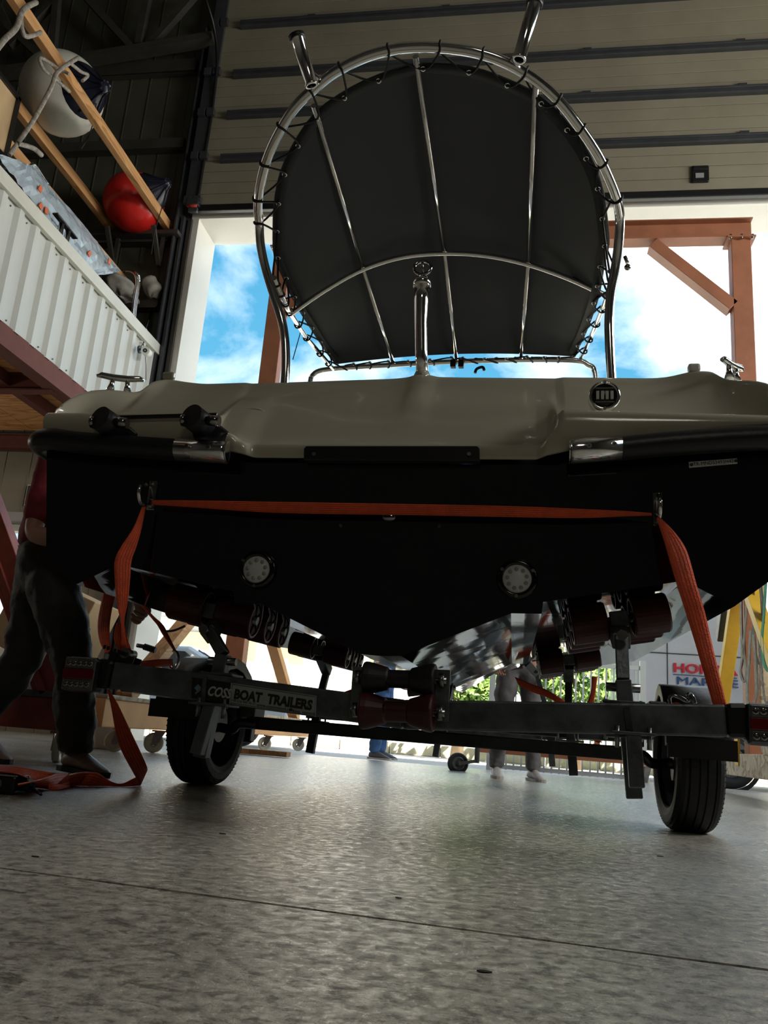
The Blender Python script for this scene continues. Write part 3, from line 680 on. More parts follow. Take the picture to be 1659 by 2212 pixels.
# centre pad for the outboard
a,b=LB(656,963,-.045),LB(1036,963,-.045)
pad=MB().prism([LB(656,968,-.04),LB(661,963,-.04),LB(1031,963,-.04),LB(1036,968,-.04),LB(1036,996,-.04),LB(656,994,-.04)],(0,.03,0)).build('outboard_pad',m_plast,boat,bevel=.003)
for x in(678,1013):
    q=LB(x,981,-.042); MB().cyl(q,q+Vector((0,-.004,0)),.006).build('screw',m_bolt,pad)
for x,y in((736,1136),(949,1137)):
    q=LB(x,y,0); MB().cyl(q,q+Vector((0,-.004,0)),.005).build('screw',m_bolt,boat)
q=LB(840,1117,0); MB().ball(q,.022,16,(1,.4,.6)).build('drain_fitting',m_chromed,boat)
# cleats
def cleat(c,w,label=None,rot=0):
    o=part('cleat',boat); q=Matrix.Translation(c)@Matrix.Rotation(rot,4,'Z')
    MB().tube([q@Vector(p) for p in ((-w,0,.045),(-w*.8,0,.05),(-w*.3,0,.045),(w*.3,0,.045),(w*.8,0,.05),(w,0,.045))],[.006,.011,.012,.012,.011,.006],10).build('horn',m_chrome,o)
    for s in(-1,1): MB().tube([q@Vector((s*w*.3,0,.045)),q@Vector((s*w*.32,0,.02)),q@Vector((s*w*.36,0,-.01))],[.009,.009,.016],10).build('cleat_foot',m_chrome,o)
    o['label']='polished mooring cleat'
cleat(LB(257,842,.22)+Vector((0,0,.0)),.085,rot=.3); cleat(LB(1583,816,.26),.062,rot=.8)
q=LB(365,812,.33); MB().box(q,(.05,.02,.03)).build('hatch_lug',m_cream,boat,bevel=.008)
q=LB(1499,796,.32); MB().box(q,(.04,.03,.03)).build('hatch_lug',m_white,boat,bevel=.008)
# swim ladder pivots and tube under the left block
for x,y in((228,912),(425,908)):
    c=LB(x,y,-.10); o=part('ladder_bracket',boat)
    c2=c+Vector((.0,.02,.0))
    MB().cyl(c+Vector((-.012,-.02,.008)),c+Vector((.012,.05,-.004)),.040,.040,24).build('rubber_end',m_blackrub,o)
    MB().cyl(c+Vector((.04,.0,.0)),c+Vector((.075,.0,-.004)),.017,None,12).build('pivot_bolt',m_chromed,o); MB().cyl(c+Vector((-.048,0,0)),c+Vector((-.035,0,0)),.02,None,12).build('pivot_bolt',m_chromed,o)
    MB().prism([c+Vector(p) for p in ((-.03,.03,.0),(.035,.03,.02),(.09,.05,-.02),(.07,.05,-.07),(.03,.02,-.075),(-.01,.02,-.065),(-.02,.02,-.03))],(0,.05,0)).build('bracket_plate',m_plast,o,bevel=.006)
    lab(o,'black ladder pivot bracket')
a,b=LB(250,902,-.06),LB(470,896,-.06)
MB().bar(a,b,.012,.012).build('ladder_tube',m_plast,boat,bevel=.003)
# round hatch with vent mark
q=LB(541,916,-.0); hq=LB(541,916,.115); n0=Vector((0,-1,.45)).normalized()
mx=axis(hq,n0)
hh=MB().lathe([(.0,.006),(.055,.006),(.058,.012),(.066,.012),(.068,0)],mx,36).build('inspection_hatch',m_cream,boat); lab(hh,'round cream inspection hatch')
MB().bar(hq+n0*.012+Vector((-.03,0,0)),hq+n0*.012+Vector((-.018,-.005,.012)),.006,.006).bar(hq+n0*.012+Vector((-.03,0,0)),hq+n0*.012+Vector((-.035,-.005,-.022)),.005,.005).bar(hq+n0*.012+Vector((-.03,0,0)),hq+n0*.012+Vector((-.024,-.005,-.022)),.005,.005).build('hatch_mark',m_ink,hh)
# round navigation lamp
q=LB(1305,858,.03); mx=axis(q,(0,-1,-.05)); nl=part('stern_lamp',boat)
MB().lathe([(.0,-.03),(.046,-.03),(.047,.0),(.048,.008),(.046,.018),(.039,.020),(.038,.012),(0,.012)],mx,40).build('lamp_ring',m_chrome,nl)
MB().lathe([(0,.010),(.038,.010),(.037,.016),(0,.017)],mx,30).build('lamp_glass',m_plast,nl)
for k in range(4): MB().box((-.021+.014*k,0,.02),(.009,.026,.006),mx=mx).build('led_strip',m_lenswhite,nl,bevel=.001)
for s in(-1,1): MB().box((0,s*.022,.019),(.056,.004,.005),mx=mx).build('lamp_bezel_bar',m_chrome,nl); 
for s in(-1,1): MB().cyl(mx@Vector((0,s*.042,.018)),mx@Vector((0,s*.042,.023)),.005).build('screw',m_bolt,nl)
lab(nl,'round chrome stern lamp')
# underwater lights
for x,y in((557,1232),(1117,1252)):
    q=LB(x,y,0); mx=axis(q,(0,-1,0)); o=part('underwater_light',boat)
    MB().lathe([(.0,.0),(.058,.0),(.060,.004),(.057,.016),(.050,.019),(.044,.019),(.042,.012),(0,.012)],mx,48).build('light_ring',M('black_steel_ring',(.05,.05,.045),.15,1),o)
    MB().lathe([(0,.016),(.041,.016),(.042,.012)],mx,40).build('light_face',m_lenswhite,o)
    for k in range(9):
        a=2*math.pi*k/9+.25; c=mx@Vector((.0285*math.cos(a),.0285*math.sin(a),.0162))
        MB().lathe([(.0062,.0),(.0058,.0015),(.0035,.0005),(.003,.0018),(0,.002)],axis(c,(0,-1,0)),16).build('led',m_lensg,o)
    for k in range(3):
        a=2*math.pi*k/3+.5; c=mx@Vector((.051*math.cos(a),.051*math.sin(a),.018)); MB().cyl(c,c+Vector((0,-.003,0)),.005,None,10).build('screw',m_bolt,o)
    lab(o,'round underwater light with white face')
# stern tow eyes
for x,y,s in((322,1070,-1),(1411,1100,1)):
    q=LB(x,y,0); o=part('tow_eye',boat)
    MB().box(q+Vector((s*.012 if s>0 else .012,-.003,0)),(.028,.006,.10)).build('eye_plate',m_chromed,o,bevel=.012)
    c=q+Vector((-.010 if s<0 else .012,-.005,0))
    MB().tube(smoothpts([c+Vector((0,0,.032)),c+Vector((-.0,-.025,.034)),c+Vector((0,-.045,.012)),c+Vector((0,-.045,-.012)),c+Vector((0,-.025,-.034)),c+Vector((0,0,-.032))],5),.0065,10).build('eye_ring',m_chrome,o)
    for dz in(-.038,.038): MB().ball(q+Vector((.012,-.007,dz)),.007,10).build('bolt_head',m_chromed,o)
    lab(o,'polished stern tow eye')
# hull number plate
pa,pb,pc,pd=[LB(x,y,-.003) for x,y in((1488,998),(1592,990),(1593,1001),(1489,1010))]
pl=MB().prism([pa,pb,pc,pd],(0,.003,0)).build('number_plate',m_ivory,boat); lab(pl,'hull number plate reading TR-MNDS3493H424')
dx=(pc-pd); text('lettering','TR-MNDS3493H424',.0152,m_ink,pl,frame(pd+dx*.085+Vector((0,-.0008,.0035)),dx,(0,0,1)),.0003,sx=.93)
for k in(.045,.965):
    c=pd+dx*k+Vector((0,-.001,.0075)); MB().cyl(c,c+Vector((0,-.002,0)),.005,None,12).build('screw',m_bolt,pl)
# tow post
mp0=[LB(x,y,.36) for x,y in((912,806),(910,760),(909,700),(910,650),(912,620))]
tpst=part('tow_post',boat)
MB().tube(mp0,[.022,.0225,.0235,.027,.032],20).build('post_tube',m_chrome,tpst)
c=LB(912,610,.36); rc=LB(913,578,.36)
MB().tube([c+Vector((0,0,-.02)),c+Vector((0,0,.0)),c+Vector((0,0,.015))],[.033,.034,.028],20).build('post_head',m_chrome,tpst)
MB().torus((0,0,0),.031,.0065,axis(rc,(0,-1,.15))).build('post_ring',m_chromed,tpst)
MB().tube([rc+Vector((0,0,-.03)),rc+Vector((0,-.01,.0)),rc+Vector((0,-.01,.015))],.005,8).build('ring_pin',m_chromed,tpst)
MB().cyl(LB(912,812,.36)+Vector((0,0,-.02)),LB(912,804,.36),.04,.024,28).build('post_base',m_cream,tpst)
lab(tpst,'tall polished tow post with a ring on top')
# ------------------------------------------------------------------ T-top
def ZR(u,v):
    zc=itp([(0,2.845),(.28,2.83),(1.45,2.70),(2.4,2.55)],v); k=itp([(0,.50),(1.45,.50),(2.4,.03)],v); uc=-.03
    return zc-k*(u-uc)**2
up=lambda p,dz: Vector((p.x,p.y,p.z+dz))
hoop_up=[(560,482),(557,440),(565,385),(580,335),(603,285),(637,232),(680,190),(725,155),(790,123),(850,107),(905,102),(960,104),(1020,112),(1075,128),(1125,152),(1170,183),(1213,225),(1255,280),(1290,333),(1315,385),(1332,430),(1339,470)]
HP=[LBS(x,y,ZR) for x,y in hoop_up]
vl,vr=HP[0].y,HP[-1].y
legL=[LB(x,y,vl+dv) for x,y,dv in((563,530,.05),(575,585,.10),(592,640,.13),(608,690,.15),(616,740,.15),(617,800,.15),(613,850,.15))]
legR=[LB(x,y,vr+dv) for x,y,dv in((1337,520,.05),(1330,575,.10),(1320,630,.13),(1316,690,.15),(1317,740,.15),(1320,800,.15),(1324,850,.15))]
ttop=part('arch_frame',boat)
hoop=smoothpts(list(reversed(legL))+HP+legR,5)
MB().tube(hoop,.0205,16).build('main_hoop',m_chrome,ttop)
midp=[LB(x,y,1.45) for x,y in((628,678),(700,628),(783,582),(870,555),(960,547),(1050,552),(1141,571),(1230,602),(1312,640))]
MB().tube(smoothpts(midp,5),.0135,12).build('cross_hoop',m_chrome,ttop)
rods=[((678,228),(783,582),(850,785)),((898,122),(960,547),(986,778)),((1157,178),(1141,571),(1125,774))]
for a,b,c in rods:
    A=LBS(*a,ZR)+Vector((0,0,-.0)); B_=LB(*b,1.45); C_=LB(*c,2.42)
    MB().tube([A,B_+Vector((0,0,.012))],.0125,12).tube([B_+Vector((0,0,.012)),C_],.0125,12).build('roof_rod',m_chrome,ttop)
fr=[LB(x,y,2.42) for x,y in((672,815),(685,803),(715,797),(800,791),(985,781),(1150,777),(1245,779),(1270,788),(1285,806))]
MB().tube(smoothpts(fr[:]+[fr[-1]+Vector((.02,0,-.3))],4),.016,12).build('front_tube',m_chrome,ttop)
MB().tube([fr[0]+Vector((.0,0,0)),fr[0]+Vector((-.03,0,-.3))],.016,12).build('front_leg',m_chrome,ttop)
sl=[LB(x,y,v) for x,y,v in((592,600,vl+.12),(622,668,1.40),(660,727,1.85),(720,797,2.40))]
sr=[LB(x,y,v) for x,y,v in((1328,580,vr+.12),(1312,640,1.42),(1284,710,1.9),(1255,772,2.40))]
MB().tube(sl,.0125,12).build('side_rail',m_chrome,ttop); MB().tube(sr,.0125,12).build('side_rail',m_chrome,ttop)
# canopy: outline through the eyelets
gl=[(744,207),(686,251),(644,311),(615,373),(602,436),(599,496),(601,553),(619,597),(637,638),(655,672),(675,705),(693,735),(710,761),(728,784)]
grr=[(1013,152),(1096,180),(1169,219),(1225,276),(1266,338),(1291,403),(1301,468),(1306,527),(1296,572),(1290,614),(1282,651),(1271,686),(1260,717),(1248,744),(1239,767)]
gtop=[(744,207),(818,170),(914,144),(1013,152)]
gfr=[(764,783),(799,780),(839,777),(882,777),(929,774),(975,769),(1000,770),(1047,772),(1094,772),(1138,767),(1175,769),(1207,769)]
def S(x,y):
    p=LBS(x,y,ZR); 
    if p.y>2.36: p=LB(x,y,2.36)
    return p
GL=[S(*g) for g in gl]; GR=[S(*g) for g in grr]; GT=[S(*g) for g in gtop]; GF=[LB(*g,2.36) for g in gfr]
def outl(p,c,k=.022): d=(p-c); d.z=0; return p+d.normalized()*k
cen=Vector((-.05,1.2,0))
outer=[outl(p,cen) for p in GL]; outR=[outl(p,cen) for p in GR]; outT=[outl(p,cen) for p in GT]
rail_l=list(reversed(outT[1:3]))+outer      # rear centre -> left -> front
def resample(P,n):
    P=[Vector(p) for p in P]; d=[0]
    for a,b in zip(P,P[1:]): d.append(d[-1]+(b-a).length)
    out=[]
    for i in range(n):
        t=d[-1]*i/(n-1)
        for j in range(len(P)-1):
            if t<=d[j+1]+1e-9: out.append(P[j].lerp(P[j+1],(t-d[j])/(d[j+1]-d[j]))); break
    return out
EL=resample(smoothpts([outT[2]]+[outT[1]]+outer,4),44); ER=resample(smoothpts([outT[2]]+outR,4),44)
rows=[]
NR=24
for i in range(44):
    a,b=EL[i],ER[i]; row=[]
    for k in range(NR+1):
        t=k/NR; p=a.lerp(b,t)
        zs=ZR(p.x,min(p.y,2.4)); ends=(a.z-ZR(a.x,min(a.y,2.4)))*(1-t)+(b.z-ZR(b.x,min(b.y,2.4)))*t
        # cloth sags a little between the rods and is lifted by the cross hoop
        p=Vector((p.x,p.y,zs+ends+.020*math.sin(math.pi*t)*(1 if i>1 else 0)))
        if abs(p.y-1.45)<.25: p.z+=.012*math.cos((p.y-1.45)/.25*math.pi/2)
        row.append(p)
    rows.append(row)
cano=MB().grid(rows,True).build('canopy',m_canopy,boat,solid=.003); lab(cano,'charcoal canvas canopy laced to the hoop')
# hem strip
inn=[p.lerp(Vector((cen.x,cen.y,p.z)),.055)+Vector((0,0,-.004)) for p in EL]; inr=[p.lerp(Vector((cen.x,cen.y,p.z)),.055)+Vector((0,0,-.004)) for p in ER]
MB().grid([[p+Vector((0,0,-.004)) for p in EL],inn],True).build('hem',m_hem,cano,solid=.003)
MB().grid([[p+Vector((0,0,-.004)) for p in ER],inr],True).build('hem',m_hem,cano,solid=.003)
# eyelets and lacing
ring=GT[1:2]+[GT[2]]+GR
def nearest(path,p): return min(range(len(path)),key=lambda i:(path[i]-p).length)
fsm=smoothpts(fr,4); slm=resample(sl,60); srm=resample(sr,60)
def lace(G,path,sgn):
    pts=[]
    for i,g in enumerate(G):
        g0=g+Vector((0,0,-.012)); pts.append(g0)
        if i<len(G)-1:
            m=g.lerp(G[i+1],.30); j=nearest(path,m); c=path[j]
            d=(c-m).normalized(); t=(path[min(j+1,len(path)-1)]-path[max(j-1,0)]).normalized(); nn=d.cross(t).normalized()
            if nn.z>0: nn=-nn
            r=.024 if path is hoop else .018
            pts+= [c+nn*r-d*r*.4, c+d*r+nn*r*.3, c+d*r*.4-nn*r, c-d*r*.9-nn*r*.4]
    return pts
def uniq(seq):
    o=[]
    for p in seq:
        if not o or (p-o[-1]).length>1e-4: o.append(p)
    return o
allr=list(reversed(GL))     # front-left ... rear-left
left_h=[p for p in GL if p.y<vl+.12]; left_s=[p for p in GL if p.y>=vl+.12]
right_h=[p for p in GR if p.y<vr+.12]; right_s=[p for p in GR if p.y>=vr+.12]
chain=list(reversed(left_h))+GT[1:3]+right_h
for G,path in ((chain,hoop),(left_h[-1:]+left_s,slm),(right_h[-1:]+right_s,srm),([GL[-1]]+GF+[GR[-1]],fsm)):
    G=uniq(G); MB().tube(smoothpts(lace(G,path,1),4),.0048,6).build('lacing_cord',m_cord,cano)
for g in uniq(GL+GT[1:3]+GR+GF):
    MB().torus((0,0,0),.009,.0032,axis(g+Vector((0,0,-.010)),(0,-.25,-1)),16,6).build('eyelet',m_chrome,cano)
for x,y in((979,786),(996,786)):
    c=LB(x,y,2.36); MB().box(c,(.035,.04,.05)).build('rod_clamp',m_plast,ttop,bevel=.005)
# rod holders
for (t0,t1,b0,b1,jj) in (((641,78),(680,188),.020,.026,(700,180)),((1155,5),(1121,133),.02,.026,(1100,140))):
    pb=LBS(*t1,ZR)+Vector((0,-.04,-.03)); ptp=LB(*t0,pb.y-.06 if t0[0]<900 else pb.y-.02)
    rh=part('rod_holder',boat); d=(ptp-pb).normalized()
    nt_=MB(); q=axis(pb,d); Ln=(ptp-pb).length
    nt_.lathe([(.017,0),(.027,0),(.0275,.006),(.025,.012),(.025,Ln-.01),(.030,Ln-.006),(.030,Ln),(.022,Ln),(.022,.01),(.017,.004)],q,28,True,True)
    nt_.build('holder_tube',m_chrome,rh)
    MB().lathe([(.031,Ln-.015),(.033,Ln-.01),(.033,Ln+.004),(.024,Ln+.006),(.023,Ln-.01)],q,24,True,True).build('rubber_lip',m_blackrub,rh)
    MB().tube([pb+d*.06,LBS(*jj,ZR)],.013,10).build('holder_stay',m_chrome,rh)
    lab(rh,'polished rod holder tube angled outward')
q=LB(1338,560,vr); MB().cyl(q+Vector((.02,-.02,0)),q+Vector((.03,-.02,-.03)),.008,None,8).ball(q+Vector((.03,-.02,-.05)),.014,10).build('snap_shackle',m_chromed,ttop)
hk=MB().tube(smoothpts([LB(1026,806,2.2),LB(1030,797,2.2),LB(1042,793,2.2),LB(1046,800,2.2)],5),.009,8).build('rope_hook',m_plast,boat)
q1,q2=LB(634,760,2.0),LB(650,715,2.0)
MB().tube([q1+Vector((0,0,-.05)),q2],.003,6).build('thin_line',m_cord,boat)
# ================================================================== TRAILER
trailer=thing('boat_trailer','galvanised boat trailer with dark red rollers under the boat','trailer',BO,BR)
bL,bC,bR=Vector((-.80,-.06,.372)),Vector((.11,-.06,.318)),Vector((.95,-.06,.360))
MB().bar(bL,bC,.05,.080).build('rear_beam',m_galv,trailer,bevel=.006); MB().bar(bC,bR,.05,.080).build('rear_beam',m_galv,trailer,bevel=.006)
for s,b in((-1,bL),(1,bR)):
    MB().bar(b+Vector((-s*.0,-.002,0)),b+Vector((s*.058,-.0,.004)),.058,.088).build('taped_end',m_plast,trailer,bevel=.012)
    e=b+Vector((s*.055,.0,.004))
    MB().bar(e,e+Vector((s*.06,-.01,.0)),.03,.075).build('lamp_arm',m_plast,trailer,bevel=.006)
    tl=part('tail_lamp',trailer); c=b+Vector((s*(.148),-.045,.002))
    if s<0: c=L(172,1456,-.105)
    else: c=L(1665,1566,-.105)
    MB().box(c+Vector((.0,.028,0)),(.112,.055,.104)).build('lamp_housing',m_plast,tl,bevel=.012)
    MB().box(c+Vector((0,-.003,0)),(.104,.008,.098)).build('lamp_bezel',m_galv,tl,bevel=.004)
    MB().box(c+Vector((0,-.009,0)),(.1,.008,.030)).build('red_lens',m_red,tl,bevel=.002)
    for dz in(-.031,.031):
        ln=MB().box(c+Vector((0,-.008,dz)),(.094,.006,.028)).build('clear_lens',m_clear,tl,bevel=.002)
        for k in range(5): MB().lathe([(.009,0),(.0075,.003),(.004,.001),(0,.003)],axis(c+Vector((-.036+.018*k,-.011,dz)),(0,-1,0)),12).build('reflector_cup',m_chromed,ln)
    lab(tl,'rear lamp with red band between two clear bands')
for s in(-1,1):
    MB().bar((s*.79,0,.365),(s*.79,2.6,.365),.045,.075).bar((s*.79,2.6,.365),(.0+s*.03,4.9,.365),.045,.075).build('side_rail',m_galv,trailer,bevel=.004)
MB().bar((0,4.8,.365),(-.02,5.9,.365),.06,.06).build('drawbar',m_galv,trailer,bevel=.004)
MB().bar((-.80,1.08,.268),(.80,1.08,.262),.052,.052).build('axle',m_axle,trailer,bevel=.006)
for s in (-1,1):
    MB().box((s*.79,1.08,.315),(.07,.12,.05)).build('axle_mount',m_galv,trailer,bevel=.004)
    MB().tube(smoothpts([(s*.76,1.05,.262),(s*.82,1.02,.26),(s*.85,1.03,.235),(s*.90,1.08,.235),(s*.94,1.08,.24)],5),.020,12).build('suspension_arm',m_axle,trailer)
# cross member amidships carries the front clusters
for v in (1.85,3.6):
    k=.79 if v<2.6 else .45
    MB().bar((-k,v,.345),(k,v,.345),.05,.06).build('cross_member',m_galv,trailer,bevel=.004)
# wheels
WR,WW=.255,.170
def wheel(s):
    c=Vector((s*.985,1.08,WR-.004)); o=part('wheel',trailer)
    q=axis(c,(s,(.11 if s>0 else .0),0)); w=WW/2
    pr=[(.165,-w*.72),(.175,-w*.9),(.20,-w*1.0),(.225,-w*.98),(.243,-w*.86),(.251,-w*.70)]
    ys=[-.5,-.46,-.44,-.40,-.16,-.14,-.11,-.09,.09,.11,.14,.16,.40,.44,.46,.5]
    for i,y in enumerate(ys):
        groove=i in(2,5,6,9,10,13) and (i in(2,6,10,13) or True)
        pr.append((.2545-( .006 if i in(2,5,6,9,10,13) else 0)-.004*(abs(y)*2)**2,y*2*w*.62/.5*.5*2*.5))
    pr+=[(.251,w*.70),(.243,w*.86),(.225,w*.98),(.20,w*1.0),(.175,w*.9),(.165,w*.72)]
    tyr=MB().lathe(pr,q,64,False,True).build('tyre',m_tyre,o)
    # shoulder sipes
    for k in range(60):
        a=2*math.pi*k/60
        pass
    tm=MB()
    for k in range(72):
        a=2*math.pi*k/72
        for sg_ in(-1,1):
            R=.2385; cc=q@Vector((R*math.cos(a),R*math.sin(a),sg_*w*.80)); tdir=(q.to_3x3()@Vector((-math.sin(a),math.cos(a),0)))
            ax=q.to_3x3()@Vector((math.cos(a)*.25,math.sin(a)*.25,-sg_*.5)).normalized()
            tm.bar(cc-ax*.014,cc+ax*.014,.006,.004,up=tdir.cross(ax))
    tm.build('tread_lugs',m_tyre,tyr)['kind']='stuff'
    MB().lathe([(.166,-w*.85),(.170,-w*.78),(.158,-w*.62),(.150,-w*.3),(.148,w*.1),(.150,w*.55),(.166,w*.78),(.170,w*.86),(.164,w*.8),(.145,w*.5),(.140,w*.3),(.10,w*.36),(.06,w*.5),(.035,w*.5),(.0,w*.5)],q,48).build('rim',m_galv if s>0 else m_galv,o)
    MB().cyl(c+Vector((-s*.055,0,0)),c+Vector((s*.02,0,0)),.075,.07,28).build('brake_drum',m_plast,o)
    for k in range(4):
        a=2*math.pi*k/4+.4; p=q@Vector((.05*math.cos(a),.05*math.sin(a),w*.42)); MB().cyl(p,p+Vector((s*.02,0,0)),.009,None,6).build('wheel_nut',m_bolt,o)
    return o
wl=wheel(-1); wr=wheel(1)
# paper label on the left tyre
stk=MB(); rows=[]
for i in range(8):
    a=R_(168+2-(i)*4.2); rows.append([Vector((-.985+x,1.08+ (WR+.0012)*math.cos(a),WR-.004+(WR+.0012)*math.sin(a))) for x in (-.045,.0,.045)])
lb_=stk.grid(rows,True).build('tyre_label',M('white_paper_label',(.5,.46,.46),.6,col2=(.10,.09,.10),scale=55),wl,solid=.0006); lab(lb_,'white paper size label stuck on the tread')
# fenders
def mudguard(s):
    o=part('mudguard',trailer); cx,cz=1.08,.250; Rr=.288
    angs=[-12,20,48,90-24,90+24,132,160,192]
    angs=[12,22,34,52,72,90,108,128,150,172,194]
    u0,u1=s*.885,s*1.10
    rows=[]
    sh=[Vector((0,cx-math.cos(R_(a))*Rr*(1.0 if 40<a<140 else 1.05),cz+math.sin(R_(a))*Rr*.98)) for a in angs]
    rows=[[Vector((u,p.y,p.z)) for u in (u0,(u0+u1)/2,u1)] for p in sh]
    MB().grid(rows,True).build('mudguard_top',m_blackrub,o,solid=.006)
    inn=[Vector((0,cx+(p.y-cx)*.86,cz+(p.z-cz)*.86)) for p in sh]
    MB().grid([[Vector((u0,p.y,p.z)),Vector((u0,q.y,q.z))] for p,q in zip(sh,inn)],False).build('mudguard_cheek',M('grey_mudguard_edge',(.62,.63,.62),.4),o,solid=.005)
    MB().grid([[Vector((u1,p.y,p.z)),Vector((u1,q.y,q.z))] for p,q in zip(sh,inn)],False).build('mudguard_cheek',m_blackrub,o,solid=.005)
    # mud flap + stay
    MB().box(((u0+u1)/2+s*.01,cx-Rr*1.04,.297),(.23,.008,.070)).build('mud_flap',m_blackrub,o)
    MB().bar((s*.80,cx-.30,.352),(s*1.09,cx-.30,.352),.006,.03).build('guard_stay',m_galv,o)
    lab(o,'black plastic mudguard')
mudguard(-1); mudguard(1)
# roller clusters
def roller(c,d,R,W,par):
    o=part('hull_roller',par)
    a=c-d*W/2; q=axis(a,d)
    MB().lathe([(.020,0.004),(R*.82,.004),(R*.84,.0),(R*.94,.0),(R,.004),(R,W-.004),(R*.94,W),(R*.84,W),(R*.82,W-.004),(.020,W-.004)],q,32,False).build('roller_body',m_poly,o)
    for z in(-.0006,W+.0006): MB().lathe([(R*.85,z),(R*.955,z)],q,32).build('roller_glint_ring',m_edge_glint,o)  # painted glint ring on each end face
    for k in range(5):
        an=2*math.pi*k/5
        for z in(.003,W-.003): MB().bar(q@Vector((.02*math.cos(an),.02*math.sin(an),z)),q@Vector((R*.8*math.cos(an),R*.8*math.sin(an),z)),.006,.004).build('roller_spoke',m_polyb,o)
    MB().cyl(q@Vector((0,0,-.006)),q@Vector((0,0,W+.006)),.014,None,12).build('roller_hub',m_bolt,o)
tilt=math.atan2(.733-.658,.857-.466)
TI=trailer_inv=(Matrix.Translation(BO)@Matrix.Rotation(BR,4,'Z')).inverted()
def B2T(u,v,z): return TI@(BM@Vector((u,v,z)))
def hull_under(ub,v):
    """height of the hull bottom in boat coordinates"""
    P=[hullpt(i,v) for i in(4,5)]; a=abs(ub); t=(a-P[0][0])/(P[1][0]-P[0][0]); return P[0][1]+t*(P[1][1]-P[0][1])
def cluster(s,uin,uout,vlist,R,W,post_u,post_v,beamz,mat=None,drop=.28,seen=True):
    st=part('roller_post',trailer)
    pts={}
    for v in vlist:
        for ub in(uin,uout):
            z=hull_under(ub,v)-R-.004; c=B2T(s*ub,v,z)
            d=(B2T(s*(ub+.1),v,z+.1*math.tan(tilt))-c).normalized()
            roller(c,d,R,W,st); pts[(v,ub)]=c
        MB().cyl(pts[(v,uin)],pts[(v,uout)],.011,None,10).build('roller_axle',m_bolt,st)
    mids=[(pts[(v,uin)]+pts[(v,uout)])/2 for v in vlist]
    MB().bar(mids[0]+Vector((0,-.03,-.01)),mids[-1]+Vector((0,.03,-.01)),.05,.035).build('swing_arm',m_galv,st,bevel=.005)
    MB().box(mids[0]+Vector((0,-.035,-.005)),(.055,.01,.05),rot=Matrix.Rotation(-s*.15,4,'Y')).build('arm_end_plate',m_galv,st,bevel=.004)
    top=mids[0].lerp(mids[-1],.10)+Vector((0,0,-.03)); base=Vector((post_u,post_v,0))
    piv=Vector((post_u+(top.x-post_u)*.6,post_v+.03,top.z-.05))
    MB().bar(top,piv+Vector((0,0,-.01)),.05,.045,up=(0,1,0)).build('swivel_yoke',m_galv,st,bevel=.004)
    MB().cyl(piv+Vector((0,-.04,.0)),piv+Vector((0,-.055,0)),.016,None,6).build('yoke_bolt',m_bolt,st)
    hn=Vector((post_u,post_v,beamz+.085))
    MB().bar(piv,hn+Vector((0,0,.02)),.035,.03,up=(0,1,0)).build('link_plate',m_galv,st,bevel=.003)
    MB().cyl(hn+Vector((-.045,0,0)),hn+Vector((.045,0,0)),.012,None,8).build('cross_bolt',m_bolt,st)
    lean=s*.03
    MB().bar(hn+Vector((0,0,.02)),Vector((post_u+lean,post_v,beamz-drop+.08)),.042,.036,up=(0,1,0)).build('post_tube',m_galv,st,bevel=.003)
    MB().box((post_u,post_v,beamz+.044),(.11,.09,.008)).box((post_u+lean*.5,post_v-.0,beamz-.044),(.12,.09,.008)).build('clamp_plate',m_galv,st,bevel=.002)
    for a in(-.045,.045):
        MB().cyl((post_u+a,post_v-.035,beamz+.05),(post_u+a*1.0,post_v-.035,beamz-.055),.005,None,8).build('clamp_bolt',m_bolt,st)
    st['label']='swivelling post with six dark red rollers'
def beamz(u): return itp([(-.8,.372),(.11,.318),(.95,.360)],u)
pL=L(478,1480,.0).x; pR=L(1345,1560,.0).x
# post sits on the front face of the rear beam
cluster(-1,.505,.672,(.17,.34,.51),.060,.125,pL,-.012,beamz(pL))
cluster(1,.606,.785,(.17,.33,.49),.060,.105,pR,-.012,beamz(pR))
cluster(-1,.50,.68,(1.70,1.87,2.04),.058,.12,L(700,1500,1.85).x,1.80,.345)
cluster(1,.549,.717,(1.70,1.87,2.04),.058,.115,L(1228,1540,1.85).x,1.80,.345)
cluster(-1,.37,.52,(3.5,3.65),.045,.09,-.36,3.6,.345)
cluster(1,.37,.52,(3.5,3.65),.045,.09,.38,3.6,.345)
# hanging square tubes under the beam (rear posts pass in front)
for (a,b,w) in (((455,1535),(425,1630),.036),((1368,1600),(1376,1702),.038)):
    A=L(a[0],a[1]-0,-.10); B_=L(*b,-.11)
    MB().bar(A+Vector((0,0,.02)),B_,w,.03,up=(0,1,0)).build('drop_leg',m_galv,trailer,bevel=.003)
    MB().box(A+Vector((0,.03,.018)),(.11,.10,.008)).build('clamp_plate',m_galv,trailer,bevel=.002)
    for k in(-.04,.04): MB().cyl(A+Vector((k,-.0,-.02)),A+Vector((k,0,.035)),.006,None,8).build('clamp_bolt',m_bolt,trailer)
MB().bar(L(443,1462,-.09),L(438,1524,-.09),.012,.006,up=(0,1,0)).build('clamp_strap',m_galv,trailer); MB().bar(L(1353,1528,-.09),L(1364,1600,-.09),.016,.006,up=(0,1,0)).build('clamp_strap',m_axle,trailer)
